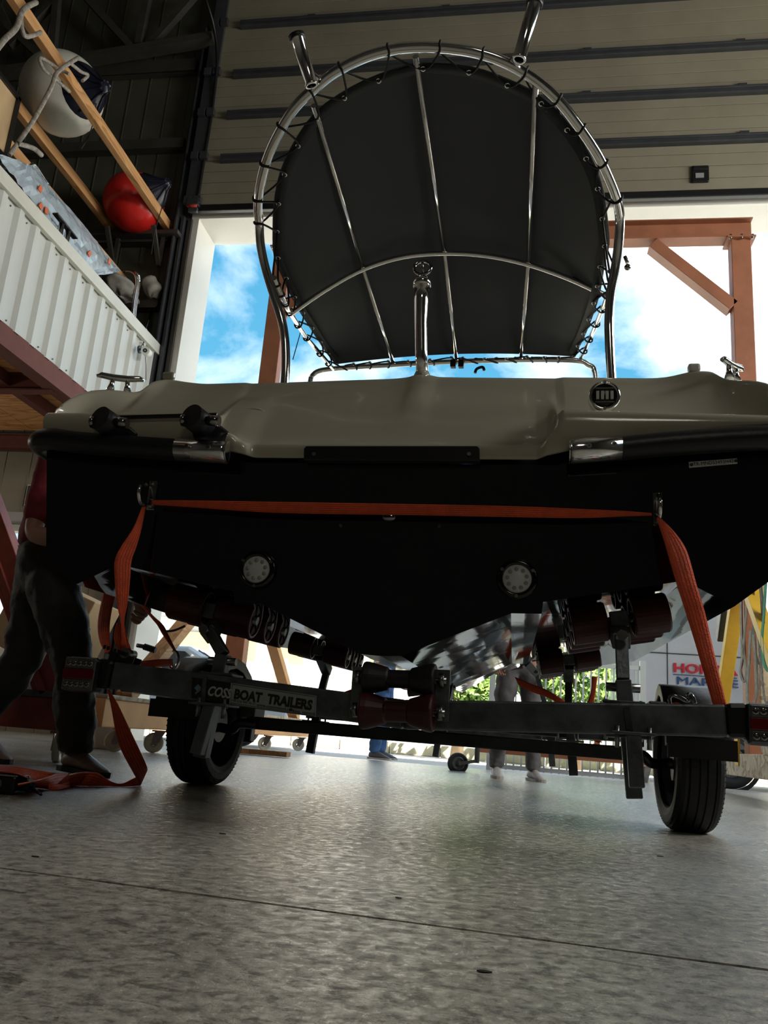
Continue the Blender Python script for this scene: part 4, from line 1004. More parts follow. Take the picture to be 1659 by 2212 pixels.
# keel rollers
kr=part('keel_roller_bracket',trailer)
def keel_roller(cx,cy,hw,mat,v,R=.052,seed=0):
    a=L(cx-hw,cy-3,v); b=L(cx+hw,cy+3,v); d=(b-a).normalized(); W=(b-a).length; q=axis(a,d)
    pr=[(.012,0),(R*.98,0),(R*1.02,.006),(R*.98,.02),(R*.70,W*.335),(R*.56,W*.35),(R*.56,W*.65),(R*.70,W*.665),(R*.98,W-.02),(R*1.02,W-.006),(R*.98,W),(.012,W)]
    o=MB().lathe(pr,q,36,False).build('keel_roller',mat,kr,bevel=.002)
    MB().cyl(a-d*.03,b+d*.03,.010,None,12).build('roller_pin',m_bolt,o)
    for p,e in((a,-1),(b,1)): MB().cyl(p+d*e*.010,p+d*e*.024,.02,None,6).build('pin_nut',m_bolt,o)
    return a,b,d
a,b,d=keel_roller(864,1467,77,m_polyb,-.150,.044); lab(kr.children[0],'black keel roller')
a2,b2,d2=keel_roller(859,1537,78,m_poly,-.160,.050)
for p1,p2,e in((a,a2,-1),(b,b2,1)):
    off=d*e*.012
    MB().bar(p1+off+Vector((0,.01,.03)),p2+off+Vector((0,.02,-.02)),.008,.05,up=(1,0,0)).build('side_plate',m_galv,kr)
MB().bar(L(955,1455,-.1),L(958,1545,-.1),.02,.03,up=(0,1,0)).build('bracket_arm',m_galv,kr,bevel=.003)
kk=part('second_keel_roller',trailer)
c=B2T(.1,.45,.42); MB().lathe([(.01,0),(.04,0),(.03,.06),(.03,.08),(.04,.14),(.01,.14)],axis(c-Vector((.07,0,0)),(1,0,0)),24,False).build('roller_body',m_polyb,kk)
MB().cyl(c-Vector((.09,0,0)),c+Vector((.09,0,0)),.009,None,10).build('roller_pin',m_bolt,kk)
MB().bar(c+Vector((.08,0,.0)),c+Vector((.08,-.1,-.10)),.006,.04).build('side_plate',m_galv,kk)
# maker's sticker
def beam_face(x,y,off=.0): 
    return L(x,y,-.087-off)
sA,sB,sC,sD=beam_face(415,1463),beam_face(684,1503),beam_face(682,1549),beam_face(413,1508)
s0,s1=beam_face(499,1475),beam_face(495,1520)
st=part('maker_sticker',trailer)
MB().prism([sA,s0,s1,sD],(0,.001,0)).build('black_field',m_plast,st)
MB().prism([s0,sB,sC,s1],(0,.001,0)).build('white_field',M('sticker_white',(.30,.32,.31),.45),st)
ex=(sC-sD).normalized()
def beam_text(body,px,py,size,mat,sx=1,shear=0,bold=0): text('lettering',body,size,mat,st,frame(beam_face(px,py,.0012),ex,(0,0,1)),.0003,sx=sx,shear=shear,bold=bold)
m_stkw=M('sticker_pale_letter',(.42,.42,.41),.5)
beam_text('COSS',446,1501,.038,m_stkw,.80,.25,.0012)
beam_text('BOAT  TRAILERS',504,1508,.037,m_ink,.88,0,.0018)
beam_text('+90 536 445 76 21',499,1515,.0105,m_ink,.95)
beam_text('www.cossromork.com',554,1525,.0125,m_ink,1.0)
beam_text('\u25a3coss_romork'.replace('\u25a3',''),632,1538,.0125,m_ink,1.0)
MB().box(beam_face(628,1533,.001),(.008,.001,.008)).build('small_square_mark',m_ink,st)
c=beam_face(427,1489,.001); MB().box(c+Vector((0,0,.004)),(.016,.0008,.016),rot=Matrix.Rotation(.7,4,'Y')).build('diamond_mark',M('pale_blue_mark',(.12,.2,.28),.5),st)
MB().box(c+Vector((.002,0,-.006)),(.02,.0008,.005),rot=Matrix.Rotation(-.7,4,'Y')).build('swoosh_mark',M('pale_blue_mark',(.12,.2,.28),.5),st)
MB().tube([beam_face(x,y,.001) for x,y in((502,1478),(681,1505),(679,1547),(498,1518),(502,1478))],.0008,4).build('sticker_outline',m_ink,st)
lab(st,'black and white maker sticker COSS BOAT TRAILERS')
# jockey wheel
jk=part('jockey_wheel',trailer); c=L(989,1649,5.6); R=.095
q=axis(c,Vector((.35,-1,0)))
MB().lathe([(R*.62,-.025),(R*.9,-.03),(R,-.018),(R,.018),(R*.9,.03),(R*.62,.025)],q,36,False,True).build('solid_tyre',m_tyre,jk)
MB().lathe([(R*.62,-.022),(R*.55,-.01),(R*.3,-.02),(R*.28,.03),(.0,.03)],q,28).lathe([(R*.64,.024),(R*.56,.030),(R*.5,.022),(R*.3,.022)],q,28).build('steel_rim',m_galv,jk)
MB().bar(q@Vector((0,0,.045)),q@Vector((.17,.035,.045)),.03,.006,up=q.to_3x3()@Vector((0,0,1))).build('fork',m_bolt,jk)
e=q@Vector((.17,.035,.03)); MB().cyl(e+Vector((0,0,-.02)),e+Vector((0,0,.5)),.024,None,14).build('stem',m_galv,jk)
lab(jk,'small jockey wheel with black tyre')
# ================================================================== STRAPS
def WBv(x,y,v): return BM@LB(x,y,v)
def WT(x,y,v): return toW(L(x,y,v))
rs=thing('ratchet_strap','orange ratchet strap stretched across the navy transom between the stern eyes','strap')
top=[(328,1081),(420,1081),(600,1084),(900,1089),(1100,1093),(1250,1099),(1350,1104),(1408,1109)]
bot=[(328,1090),(420,1096),(600,1108),(900,1113),(1100,1117),(1250,1119),(1350,1115),(1408,1113)]
w=ribbon('webbing',m_web,rs,[WBv(x,y,-.050) for x,y in top],[WBv(x,y,-.042) for x,y in bot])
st_=ribbon('webbing',m_web,rs,[WBv(x,y,v) for x,y,v in((306,1096,-.05),(288,1140,-.07),(262,1180,-.09),(248,1210,-.10),(248,1250,-.1),(252,1300,-.085),(262,1350,-.07),(262,1395,-.05))],
   [WBv(x,y,v) for x,y,v in((315,1094,-.045),(306,1140,-.05),(295,1180,-.06),(284,1212,-.07),(281,1250,-.07),(276,1300,-.06),(268,1345,-.06),(274,1395,-.05))])
ribbon('webbing',m_web,rs,[WT(x,y,v) for x,y,v in((252,1345,-.02),(246,1380,-.03),(262,1420,-.03))],[WT(x,y,v) for x,y,v in((268,1350,-.02),(277,1385,-.02),(290,1418,-.02))])
rt=MB(); c=WT(265,1412,-.03)
rt.box(c+Vector((0,0,-.01)),(.075,.05,.012),rot=Matrix.Rotation(.25,4,'Y'))
rt.build('ratchet_base',m_plast,rs,bevel=.004)
for s in(-1,1): MB().bar(c+Vector((-.03,s*.025,-.012)),c+Vector((.05,s*.025,-.03)),.004,.035).build('ratchet_side',m_plast,rs)
MB().cyl(c+Vector((.02,-.03,0)),c+Vector((.02,.03,0)),.016).build('ratchet_drum',m_bolt,rs)
for k in range(7):
    a=k*.5; MB().box(c+Vector((-.045+.012*k,-.035,.014-.003*k)),(.007,.006,.012)).build('ratchet_tooth',m_plast,rs)
# loose tail hanging from the beam and lying on the floor
P=lambda x,y,Y: WY(x,y,Y)
ribbon('webbing_tail',m_web,rs,[P(232,1490,2.56),P(240,1525,2.6),P(250,1580,2.75),P(262,1620,2.85),(P(283,1660,2.95)),P(303,1697,3.2)],
   [P(236,1490,2.56),P(256,1525,2.6),P(282,1580,2.75),P(301,1620,2.85),P(317,1655,2.95),P(318,1664,3.12)])
def flo(x,y,z=.001): return WZ(x,y,z)
a3,b3=P(303,1697,3.2),P(318,1664,3.12)
lo=[(303,1697),(275,1699),(245,1699),(215,1698),(185,1698),(158,1697),(135,1700),(110,1704)]
up_=[(318,1664),(290,1681),(262,1693),(236,1686),(212,1670),(190,1668),(165,1670),(148,1674)]
lo3=[flo(x,y) for x,y in lo]
up3=[WY(x,y,q.y+.02) for (x,y),q in zip(up_,lo3)]
up3=[Vector((p.x,p.y,max(p.z,.002))) for p in up3]
ribbon('webbing_tail',m_web,rs,up3,lo3)
ribbon('webbing_tail',m_web,rs,[flo(x,y,.045) for x,y in((146,1670),(120,1672),(90,1683),(60,1690),(38,1694))],[flo(x,y,.004) for x,y in((150,1700),(120,1706),(90,1702),(60,1700),(40,1702))])
ribbon('webbing_tail',m_web,rs,[flo(x,y,.03) for x,y in((120,1670),(80,1664),(40,1657),(0,1654),(-40,1655))],[flo(x,y,.003) for x,y in((112,1684),(80,1684),(45,1676),(0,1674),(-40,1680))])
ribbon('webbing_tail',m_web,rs,[flo(x,y,.06) for x,y in((-30,1664),(10,1668),(40,1672),(60,1680))],[flo(x,y,.02) for x,y in((-30,1678),(10,1684),(40,1684),(60,1684))])
rs2=thing('ratchet_strap','orange strap running down from the right stern eye to the trailer beam','strap')
ribbon('webbing',m_web,rs2,[WBv(x,y,v) for x,y,v in((1418,1119,-.05),(1432,1160,-.07),(1445,1205,-.09),(1462,1262,-.09),(1482,1325,-.07),(1505,1400,-.05),(1541,1526,-.03))],
   [WBv(x,y,v) for x,y,v in((1424,1117,-.05),(1457,1150,-.06),(1483,1190,-.08),(1504,1262,-.08),(1523,1325,-.06),(1540,1400,-.04),(1570,1526,-.03))])
rs3=thing('tie_down_strap','orange strap behind the left stern, passing under the chine to a ratchet','strap')
ribbon('webbing',m_web,rs3,[WT(x,y,v) for x,y,v in((226,1275,.25),(217,1310,.22),(211,1350,.15),(215,1385,.08),(228,1412,.02))],[WT(x,y,v) for x,y,v in((250,1285,.25),(243,1310,.22),(237,1350,.15),(238,1385,.08),(244,1408,.02))])
ribbon('webbing',m_web,rs3,[WT(x,y,v) for x,y,v in((290,1290,.4),(315,1320,.45),(338,1348,.5),(352,1372,.42),(377,1408,.3))],[WT(x,y,v) for x,y,v in((303,1300,.4),(330,1330,.45),(352,1350,.5),(364,1372,.42),(382,1408,.3))])
MB().tube(smoothpts([WT(x,y,.3) for x,y in((374,1405),(383,1412),(385,1430),(378,1445),(370,1445),(366,1438))],4),.006,8).build('hook',m_chrome,rs3)
ribbon('webbing',m_webd,rs3,[WT(x,y,v) for x,y,v in((290,1425,.0),(310,1428,.05),(345,1424,.15),(372,1424,.28))],[WT(x,y,v) for x,y,v in((320,1445,.0),(335,1440,.05),(350,1440,.15),(374,1438,.28))])
cord('air_hose','thin grey hose behind the hand under the left hull side',[WT(350,1364,1.4),WT(375,1362,1.4),(WT(400,1352,1.4))],.006,m_girt,'hose')
rs4=thing('tie_down_strap','orange strap looped over the trailer frame ahead of the right wheel','strap')
ribbon('webbing',m_web,rs4,[WT(x,y,2.4) for x,y in((1112,1462),(1150,1478),(1185,1492),(1245,1530))],[WT(x,y,2.4) for x,y in((1120,1480),(1150,1495),(1185,1508),(1230,1532))])
ribbon('webbing',m_web,rs4,[WT(x,y,2.4) for x,y in((1278,1462),(1276,1495),(1262,1535))],[WT(x,y,2.4) for x,y in((1291,1462),(1286,1500),(1280,1538))])
ribbon('webbing',m_web,rs4,[WT(x,y,2.4) for x,y in((1276,1590),(1283,1600),(1294,1606))],[WT(x,y,2.4) for x,y in((1300,1590),(1298,1597),(1298,1603))])
rs5=thing('tie_down_strap','red strap end ahead of the keel roller, left of centre','strap')
ribbon('webbing',M('red_webbing',(.45,.03,.03),.6),rs5,[WT(x,y,2.6) for x,y in((728,1500),(750,1492),(790,1478))],[WT(x,y,2.6) for x,y in((745,1505),(760,1500),(790,1488))])
hk2=thing('snap_hook','polished snap hook lying on the trailer beam beside the right mudguard','hook')
MB().tube(smoothpts([WT(x,y,.0) for x,y in((1448,1524),(1446,1508),(1455,1502),(1470,1507),(1484,1514),(1490,1508),(1485,1500),(1495,1503),(1502,1520))],4),.005,8).build('hook_wire',m_chromed,hk2)
ribbon('webbing',m_web,hk2,[WT(x,y,.0) for x,y in((1452,1518),(1462,1517),(1470,1520))],[WT(x,y,.0) for x,y in((1452,1526),(1462,1526),(1470,1526))])
# cordless tool on the floor
q=WZ(-5,1712,.0); tool=thing('cordless_tool','black and green cordless tool lying on the floor by the strap coil','tool',(q.x,q.y,0),.05)
MB().box((.0,0,.028),(.15,.09,.055)).build('battery',m_plast,tool,bevel=.008)
MB().cyl((.075,-.0,.03),(.115,-.02,.025),.02,.014,16).build('collar',M('dark_green_plastic',(.01,.07,.05),.4),tool)
MB().cyl((.11,-.018,.026),(.165,-.05,.010),.006,.004,10).build('driver_bit',m_plast,tool)
MB().cyl((0.02,-.046,.03),(.02,-.048,.03),.014,None,16).build('badge',M('yellowish_badge',(.15,.13,.06),.5),tool)
# ================================================================== GANTRY CRANE
g=thing('gantry_crane','orange steel gantry crane straddling the boat in front of the door opening','gantry crane')
def ibeam(name,a,b,w,h,up,mat,par,t=.012):
    a=Vector(a);b=Vector(b); up=Vector(up).normalized()
    MB().bar(a+up*(h/2),b+up*(h/2),w,t,up).bar(a-up*(h/2),b-up*(h/2),w,t,up).bar(a,b,t,h,up).build(name,mat,par)['kind']='stuff'
def hsec(name,a,b,w,h,up,mat,par,t=.012):
    # closed H section as one welded outline prism
    a=Vector(a);b=Vector(b); d=(b-a).normalized(); up=Vector(up).normalized(); x=d.cross(up).normalized()
    pf=[(-w/2,-h/2),(w/2,-h/2),(w/2,-h/2+t),(t/2,-h/2+t),(t/2,h/2-t),(w/2,h/2-t),(w/2,h/2),(-w/2,h/2),(-w/2,h/2-t),(-t/2,h/2-t),(-t/2,-h/2+t),(-w/2,-h/2+t)]
    return MB().prism([a+x*p+up*q_ for p,q_ in pf],b-a).build(name,mat,par)
GX0,GX1,GY=-2.77,2.05,8.0
ZB=5.53
hsec('top_beam',(GX0-.09,GY,ZB),(2.17,GY,ZB),.17,.22,(0,0,1),m_gantry,g)
for gx in(GX0,GX1):
    MB().box((gx,GY,2.85),(.19,.15,5.1)).build('column',m_gantry,g,bevel=.006)
    MB().box((gx,GY,5.405),(.27,.24,.018)).build('cap_plate',m_gantry,g)
    for i in(-1,0,1):
        MB().cyl((gx+.105*i,GY-.10,5.38),(gx+.105*i,GY-.10,5.43),.014,None,6).build('plate_bolt',m_bolt,g)
    s=1 if gx<0 else -1
    MB().bar((gx+s*.09,GY,4.65),(gx+s*.86,GY,5.38),.12,.15,up=(0,1,0)).build('corner_brace',m_gantry,g,bevel=.004)
# left base
MB().box((GX0-.03,8.35,.265),(.12,5.9,.19)).build('base_beam',m_orange,g,bevel=.008)
MB().box((GX0-.03,8.35,.372),(.14,5.9,.03)).build('base_plank',m_oldwood,g,bevel=.004)
MB().box((GX1-.08,7.6,.25),(.14,4.6,.19)).build('base_beam',m_oldwood,g,bevel=.006)
for yb in(5.9,7.0,8.9): MB().box((GX1-.08,yb,.38),(.16,.5,.08)).build('packing_block',m_oldwood,g,bevel=.004)
for gx,y0,y1,mt in((GX0-.03,5.6,10.8,m_orange),(GX1-.08,6.2,9.5,m_yellow)):
    MB().bar((gx,GY-.1,1.9),(gx,y0+.2,.38),.09,.12,up=(1,0,0)).build('base_brace',m_timber if gx<0 else mt,g,bevel=.003)
    MB().bar((gx,GY+.1,1.9),(gx,y1-.2,.38),.09,.12,up=(1,0,0)).build('base_brace',mt,g,bevel=.003)
p=WX(1568,1345,GX1-.08); MB().bar(p+Vector((0,-.1,.12)),p+Vector((0,.1,-.15)),.13,.15,up=(1,0,0)).build('rubber_sleeve',m_blackrub,g,bevel=.01)
p=WX(1592,1600,1.9); MB().box(p,(.02,.12,.42)).build('yellow_tag_plate',m_yellow,g)
def caster(x,y,R,name,label,rz=0,mat=m_castw,top=.17,par=None):
    t=part('caster',par,(x,y,0)); t.rotation_euler=(0,0,rz)
    q=axis((0,-.018,R),(0,1,0))
    MB().lathe([(R*.30,0),(R*.34,.006),(R*.62,.006),(R*.72,0),(R*.95,0),(R,.006),(R,.030),(R*.95,.036),(R*.72,.036),(R*.62,.030),(R*.34,.030),(R*.30,.036)],q,32,True,True).build('caster_wheel',mat,t)
    MB().cyl((0,-.035,R),(0,.035,R),.010,None,10).build('wheel_bolt',m_bolt,t)
    for s in(-1,1): MB().prism([(-.02,s*.03,R-.02),(.02,s*.03,R-.02),(.075,s*.03,top-.012),(-.0,s*.03,top-.012)],(0,s*.004,0)).build('caster_fork',m_castw if R<.06 else m_bolt,t)
    MB().box((.035,0,top-.008),(.11,.10,.012)).build('caster_plate',m_gantry,t)
for (x,y) in((GX0-.10,5.9),(GX0+.02,6.3),(GX0-.03,9.4),(GX0+.10,10.4)): caster(x,y,.075,'','',.3,par=g)
for (x,y) in((GX1-.08,7.1),(GX1-.08,9.3)): caster(x,y,.065,'','',1.2,par=g,top=.16)
# slings hanging on the right column
def sling(name,label,xy,mat,X,w=.05,cat='sling',loop=True):
    pts=[WX(x,y,X) for x,y in xy]
    t=MB(); P_=smoothpts(pts,5)
    t.grid([[p+Vector((0,-w/2,0)),p+Vector((.008,0,0)),p+Vector((0,w/2,0))] for p in P_],True)
    o=t.build(name,mat,None,solid=.005); return tag(o,label,cat)
sx=GX1+.02
sling('hanging_sling','pale grey narrow webbing loop on the right column, nearest the van lettering',[(1600,1270),(1601,1350),(1603,1420),(1599,1450),(1607,1474),(1612,1450),(1606,1400),(1612,1330),(1612,1270)],m_canvas2,sx-.12,.07)
sling('hanging_sling','olive webbing loop hanging on the wooden post at the right edge',[(1626,1260),(1628,1330),(1630,1400),(1637,1430),(1648,1430),(1650,1380),(1646,1300),(1642,1260)],M('olive_webbing',(.16,.15,.09),.85,var=.3,scale=20),sx-.10,.09)
sling('hanging_sling','bright green webbing sling at the right edge of the picture',[(1654,1260),(1650,1330),(1646,1380),(1650,1430),(1662,1450),(1668,1400),(1664,1300)],m_green,sx-.16,.07)
sling('hanging_sling','long faded webbing loop reaching lowest beside the wooden post',[(1622,1360),(1618,1430),(1614,1500),(1622,1528),(1634,1500),(1632,1430),(1628,1370)],m_canvas2,sx-.14,.09)
tag(MB().box((sx-.02,7.75,1.36),(.07,.07,2.0)).build('wooden_post',m_oldwood,bevel=.006),'weathered wooden post carrying slings at the right edge','post')
sling('coiled_rope_loop','cream rope loop hanging low between post and lamp',[(1640,1380),(1645,1440),(1650,1500),(1658,1520),(1664,1480),(1660,1400)],m_rope,sx-.12,.06,'rope')
# ================================================================== OUTSIDE
van=thing('delivery_van','silver white panel van with red and blue side lettering behind the right wheel','van',(0,12.0,-.06))
def vp(pts,y0,y1): return [Vector((x,y0,z)) for x,z in pts],(0,y1-y0,0)
pf_=[(1.36,.40),(1.33,1.0),(1.40,1.75),(1.62,2.18),(2.0,2.30),(5.2,2.30),(5.7,2.15),(6.4,1.5),(7.1,1.25),(7.25,.85),(7.25,.40)]
a_,o_=vp(pf_,0,1.9); MB().prism(a_,o_).build('body',m_van,van,bevel=.10,seg=3)
MB().box((4.3,-.012,.55),(5.6,.03,.10)).build('rub_strip',M('grey_strip',(.12,.12,.13),.5),van,bevel=.01)
MB().box((1.42,-.012,.97),(.16,.05,.10)).build('side_strip',M('grey_strip',(.12,.12,.13),.5),van,bevel=.01)
MB().box((1.40,.02,.80),(.14,.10,.34)).build('tail_light',m_redst if False else M('bright_red_lens',(.7,.01,.02),.2,coat=.5),van,bevel=.02)
MB().box((4.4,-.004,1.72),(5.4,.012,.02)).box if False else None
MB().box((4.2,-.004,1.70),(5.0,.010,.015)).build('roof_seam',m_strut,van)
MB().box((1.95,-.004,1.2),(.012,.010,1.4)).build('door_seam',m_strut,van)
for x in(2.72,6.3):
    q=axis((x,.0,.34),(0,-1,0)); o=part('van_wheel',van)
    MB().lathe([(.2,-.0),(.21,.02),(.30,.03),(.34,.0),(.34,-.18),(.2,-.18)],q,36,True,True).build('tyre',m_tyre,o)
    MB().lathe([(.205,.0),(.19,.005),(.06,.0),(.05,.02),(0,.02)],q,24).build('wheel_cap',m_galv,o)
    for k in range(6): MB().bar(q@Vector((.05*math.cos(k*1.047),.05*math.sin(k*1.047),.012)),q@Vector((.19*math.cos(k*1.047),.19*math.sin(k*1.047),.012)),.035,.01).build('spoke',m_galv,o)
    MB().lathe([(.345,.004),(.40,.006)],q,36).build('wheel_arch',m_plast,o)
MB().box((2.72,-.01,.36),(.9,.03,.02)).build('sill',m_plast,van)
h0=WY(1456,1452,11.98)-Vector((0,12.0,-.06)); h1=WY(1594,1458,11.98)-Vector((0,12.0,-.06))
mh=M('red_letter',(.62,.01,.04),.4); mb_=M('blue_letter',(.02,.08,.25),.4)
wd=h1.x-h0.x
def fit_text(body,z,h,mat,x0,x1,bold):
    o=text('lettering',body,1,mat,van,Matrix(),.02,bold=bold)
    xs_=[v.co.x for v in o.data.vertices]; ys_=[v.co.y for v in o.data.vertices]
    sx_=(x1-x0)/(max(xs_)-min(xs_)); sy_=h/(max(ys_)-min(ys_))
    o.matrix_local=Matrix.Translation((x0-min(xs_)*sx_,-.012,z-min(ys_)*sy_))@Matrix.Rotation(math.pi/2,4,'X')@Matrix.Diagonal((sx_,sy_,1,1))
    return o
fit_text('HONDA',h0.z+.0,.125,mh,h0.x,h1.x,.022)
MB().box(((h0.x+h1.x)/2-.01,-.010,h0.z-.028),(wd,.006,.010)).build('lettering_line',mb_,van)
fit_text('MARINE',h0.z-.155,.10,mb_,h0.x+.04,h1.x-.0,0)
# car on the left beyond the gantry base
car=thing('parked_car','pale blue white hatchback parked outside behind the left gantry base','car',(-3.45,12.6,-.06))
pf_=[(-4.0,.25),(-4.0,.75),(-3.7,.98),(-3.1,1.40),(-1.7,1.45),(-.9,1.05),(-.12,.85),(0,.6),(0,.25)]
a_,o_=vp(pf_,0,1.7); MB().prism(a_,o_).build('body',M('pale_car_paint',(.55,.62,.68),.2,coat=.7),car,bevel=.08,seg=3)
MB().prism([(-3.0,-.01,1.02),(-2.9,-.01,1.33),(-2.2,-.01,1.36),(-2.2,-.01,1.02)],(0,.02,0)).build('side_window',m_glass,car)
MB().prism([(-2.12,-.01,1.02),(-2.12,-.01,1.36),(-1.75,-.01,1.36),(-1.15,-.01,1.02)],(0,.02,0)).build('side_window',m_glass,car)
MB().prism([(-1.10,.2,1.09),(-1.62,.2,1.40),(-1.62,1.5,1.40),(-1.10,1.5,1.09)],(.03,0,.03)).build('windscreen',m_glass,car)
for x in(-3.2,-.75):
    q=axis((x,.0,.31),(0,-1,0)); o=part('car_wheel',car)
    MB().lathe([(.19,0),(.28,.03),(.31,0),(.31,-.18),(.19,-.18)],q,30,True,True).build('tyre',m_tyre,o)
    MB().lathe([(.19,.0),(.06,.01),(0,.012)],q,20).build('wheel_cap',m_galv,o)
# kerb stones
kb=thing('kerb','row of yellowish kerb stones along the far side of the yard','kerb',(0,17.0,-.06))
for k in range(26):
    MB().box((-12+k*1.0,0,.11),(.985,.25,.22+.02*math.sin(k*3.1))).build('kerb_stone',m_kerb,kb,bevel=.02)
# boundary wall with posts
bw=thing('boundary_wall','whitewashed boundary wall with posts behind the kerb','wall',(0,18.4,-.06))
for k in range(12): MB().box((-13.6+k*2.4,0,.85),(2.39,.15,1.7)).build('wall_panel',m_wallw,bw,bevel=.01)
for k in range(13): MB().box((-14.8+k*2.4,-.1,.9),(.16,.12,1.8)).build('wall_post',M('grey_post',(.32,.30,.29),.6),bw)
sh=thing('white_shed','pale shed with yellow shuttered windows beyond the boundary wall','building',(-5.0,24,0))
MB().box((0,2,2.2),(12,4,4.4)).build('wall',M('shed_wall',(.72,.71,.66),.7,var=.05),sh)
for k in range(7): MB().box((-4.6+k*1.45,-.03,2.45),(.9,.08,.75)).build('shutter',M('yellow_shutter',(.75,.55,.18),.5),sh)
MB().box((0,-.1,3.3),(12.2,.3,.12)).build('eaves',M('grey_post',(.32,.30,.29),.6),sh)
h2=thing('far_block','cream apartment block closing the far end of the street','building',(-14,45,0))
MB().box((0,3,6),(26,6,12)).build('wall',M('cream_render',(.70,.68,.6),.8,var=.04),h2)
for k in range(8):
    for j in range(3): MB().box((-11+k*3,-.03,2.5+j*3),(1.2,.08,1.4)).build('window',m_glass,h2)
h3=thing('far_house','white house with grey roof edge behind the van','building',(14,42,0))
MB().box((0,3,3.5),(26,6,7)).build('wall',M('cream_render',(.70,.68,.6),.8,var=.04),h3)
for k in range(7): MB().box((-11+k*3.4,-.03,3.0),(1.3,.08,1.5)).build('window',m_glass,h3)
MB().box((0,0,7.1),(26.6,1,.25)).build('eaves',M('grey_post',(.32,.30,.29),.6),h3)
# gate of pale bars
gt=thing('bar_gate','pale blue grey sliding gate of thin upright bars','gate',(0,10.7,-.06))
GXa,GXb=-.35,1.45
for z in(.07,.55,1.35): MB().box(((GXa+GXb)/2,0,z),(GXb-GXa,.04,.05)).build('gate_rail',m_bar,gt)
for k in range(20): MB().box((GXa+.02+k*.09,0,.7),(.020,.020,1.32)).build('gate_bar',m_bar,gt)
for x in(GXa,GXb): MB().box((x,0,.72),(.07,.07,1.44)).build('gate_post',m_bar,gt)
# low orange trolley behind the gate
tw=thing('low_trolley','low rusty orange trolley on casters in front of the gate','trolley',(.55,9.9,-.06))
MB().box((0,0,.26),(2.0,.10,.07)).build('frame_beam',m_gantry,tw); MB().box((0,.6,.26),(2.0,.10,.07)).build('frame_beam',m_gantry,tw)
for x in(-.95,0,.95): MB().box((x,.3,.26),(.08,.55,.06)).build('cross_beam',m_gantry,tw)
for x in(-.8,.8): caster(x,0,.06,'','',.4,m_castw,.22,tw)
for x in(-.9,.3): MB().box((x,0,.42),(.06,.06,.26)).build('upright',m_gantry,tw)
# trees
def tree(label,x,y,h,r,n,seed):
    rnd=random.Random(seed); t=thing('garden_tree',label,'tree',(x,y,-.06))
    MB().tube([(0,0,0),(.05,0,h*.3),(-.05,.05,h*.6),(0,0,h*.8)],[.12,.10,.07,.03],10).build('trunk',m_trunk,t)
    mb=MB(); 
    for i in range(n):
        a=rnd.uniform(0,6.283); b=math.acos(rnd.uniform(-1,1)); rr=r*rnd.uniform(.35,1)**.5*(1+.25*math.sin(3*a)+.2*math.sin(5*b))
        c=Vector((rr*math.sin(b)*math.cos(a),rr*math.sin(b)*math.sin(a),h*.62+rr*math.cos(b)*.9))
        d=Vector((rnd.gauss(0,1),rnd.gauss(0,1),rnd.gauss(0,1))).normalized(); e=d.orthogonal().normalized(); s=rnd.uniform(.06,.12)
        mb.add([c-d*s,c+e*s*.5,c+d*s,c-e*s*.5],[(0,1,2,3)])
    mb.build('foliage',m_leaf,t)['kind']='stuff'
tree('leafy green tree behind the gate, between the grey trousers and the van',1.0,15.8,2.5,.95,2600,1)
tree('green bush to the right of the first tree, beside the van tail',3.6,15.8,2.9,1.1,2600,2)
tree('green bush just left of the man in grey trousers',-1.1,15.6,2.2,.75,1800,3)
# ================================================================== THINGS BELOW THE MEZZANINE (left)
YS=4.25
rd=thing('red_stand','worn red steel stand on casters at the left, with a big slanted strut','stand')
a_=WY(150,1545,YS); 
MB().box((a_.x-.75,YS,.235),(1.5,.10,.165)).build('base_beam',m_redst,rd,bevel=.006)
MB().box((a_.x-.75,YS,.335),(1.5,.13,.035)).build('base_rail',m_galv,rd,bevel=.004)
MB().bar(WY(-60,1010,YS),WY(118,1500,YS),.17,.09,up=(0,1,0)).build('slanted_strut',m_redst,rd,bevel=.004)
MB().bar(WY(-76,1010,YS-.02),WY(102,1500,YS-.02),.04,.09,up=(0,1,0)).build('strut_flange',m_redst,rd,bevel=.004)
MB().box((a_.x-.9,YS+.7,.235),(1.2,.1,.165)).build('base_beam',m_redst,rd,bevel=.006)
caster(WY(118,1600,4.1).x,4.15,.075,'','',1.9,par=rd,top=.155); caster(WY(128,1610,3.9).x,4.0,.075,'','',2.3,par=rd,top=.155)
os_=thing('orange_floor_jack','orange jack frame with black lettering behind the man','jack')
MB().bar(WY(133,1455,4.7),WY(160,1320,4.7),.13,.05,up=(0,1,0)).build('jack_arm',m_redst if False else M('jack_orange',(.55,.10,.03),.4),os_,bevel=.006)
mx=frame(WY(152,1368,4.655),(1,0,-.35),(.35,0,1)); text('lettering','lk',.16,m_ink,os_,mx,.001)
MB().box(WY(150,1408,4.66),(.13,.01,.045)).build('jack_plate',m_plast,os_)
MB().cyl(WY(143,1407,4.652),WY(143,1407,4.645),.008).build('plate_bolt',m_bolt,os_)
cb=thing('cardboard_box','brown cardboard box with dark slanted stripes seen between the legs','box')
c=WY(120,1350,5.6); q=Matrix.Rotation(.35,4,'Y')
MB().box(c,(.62,.4,.55),rot=q).build('box_body',m_card,cb,bevel=.006)
MB().box(c+Vector((0,-.204,.10)),(.62,.006,.012),rot=q).build('flap_edge',M('darker_card',(.30,.20,.1),.8),cb)
for k,(x,y,l) in enumerate(((110,1385,.20),(118,1377,.22),(126,1365,.24),(134,1358,.22),(140,1365,.16),(121,1395,.14))):
    MB().box(WY(x,y,5.385),(.028,.006,l),rot=Matrix.Rotation(-.30,4,'Y')).build('printed_stripe',m_ink,cb)
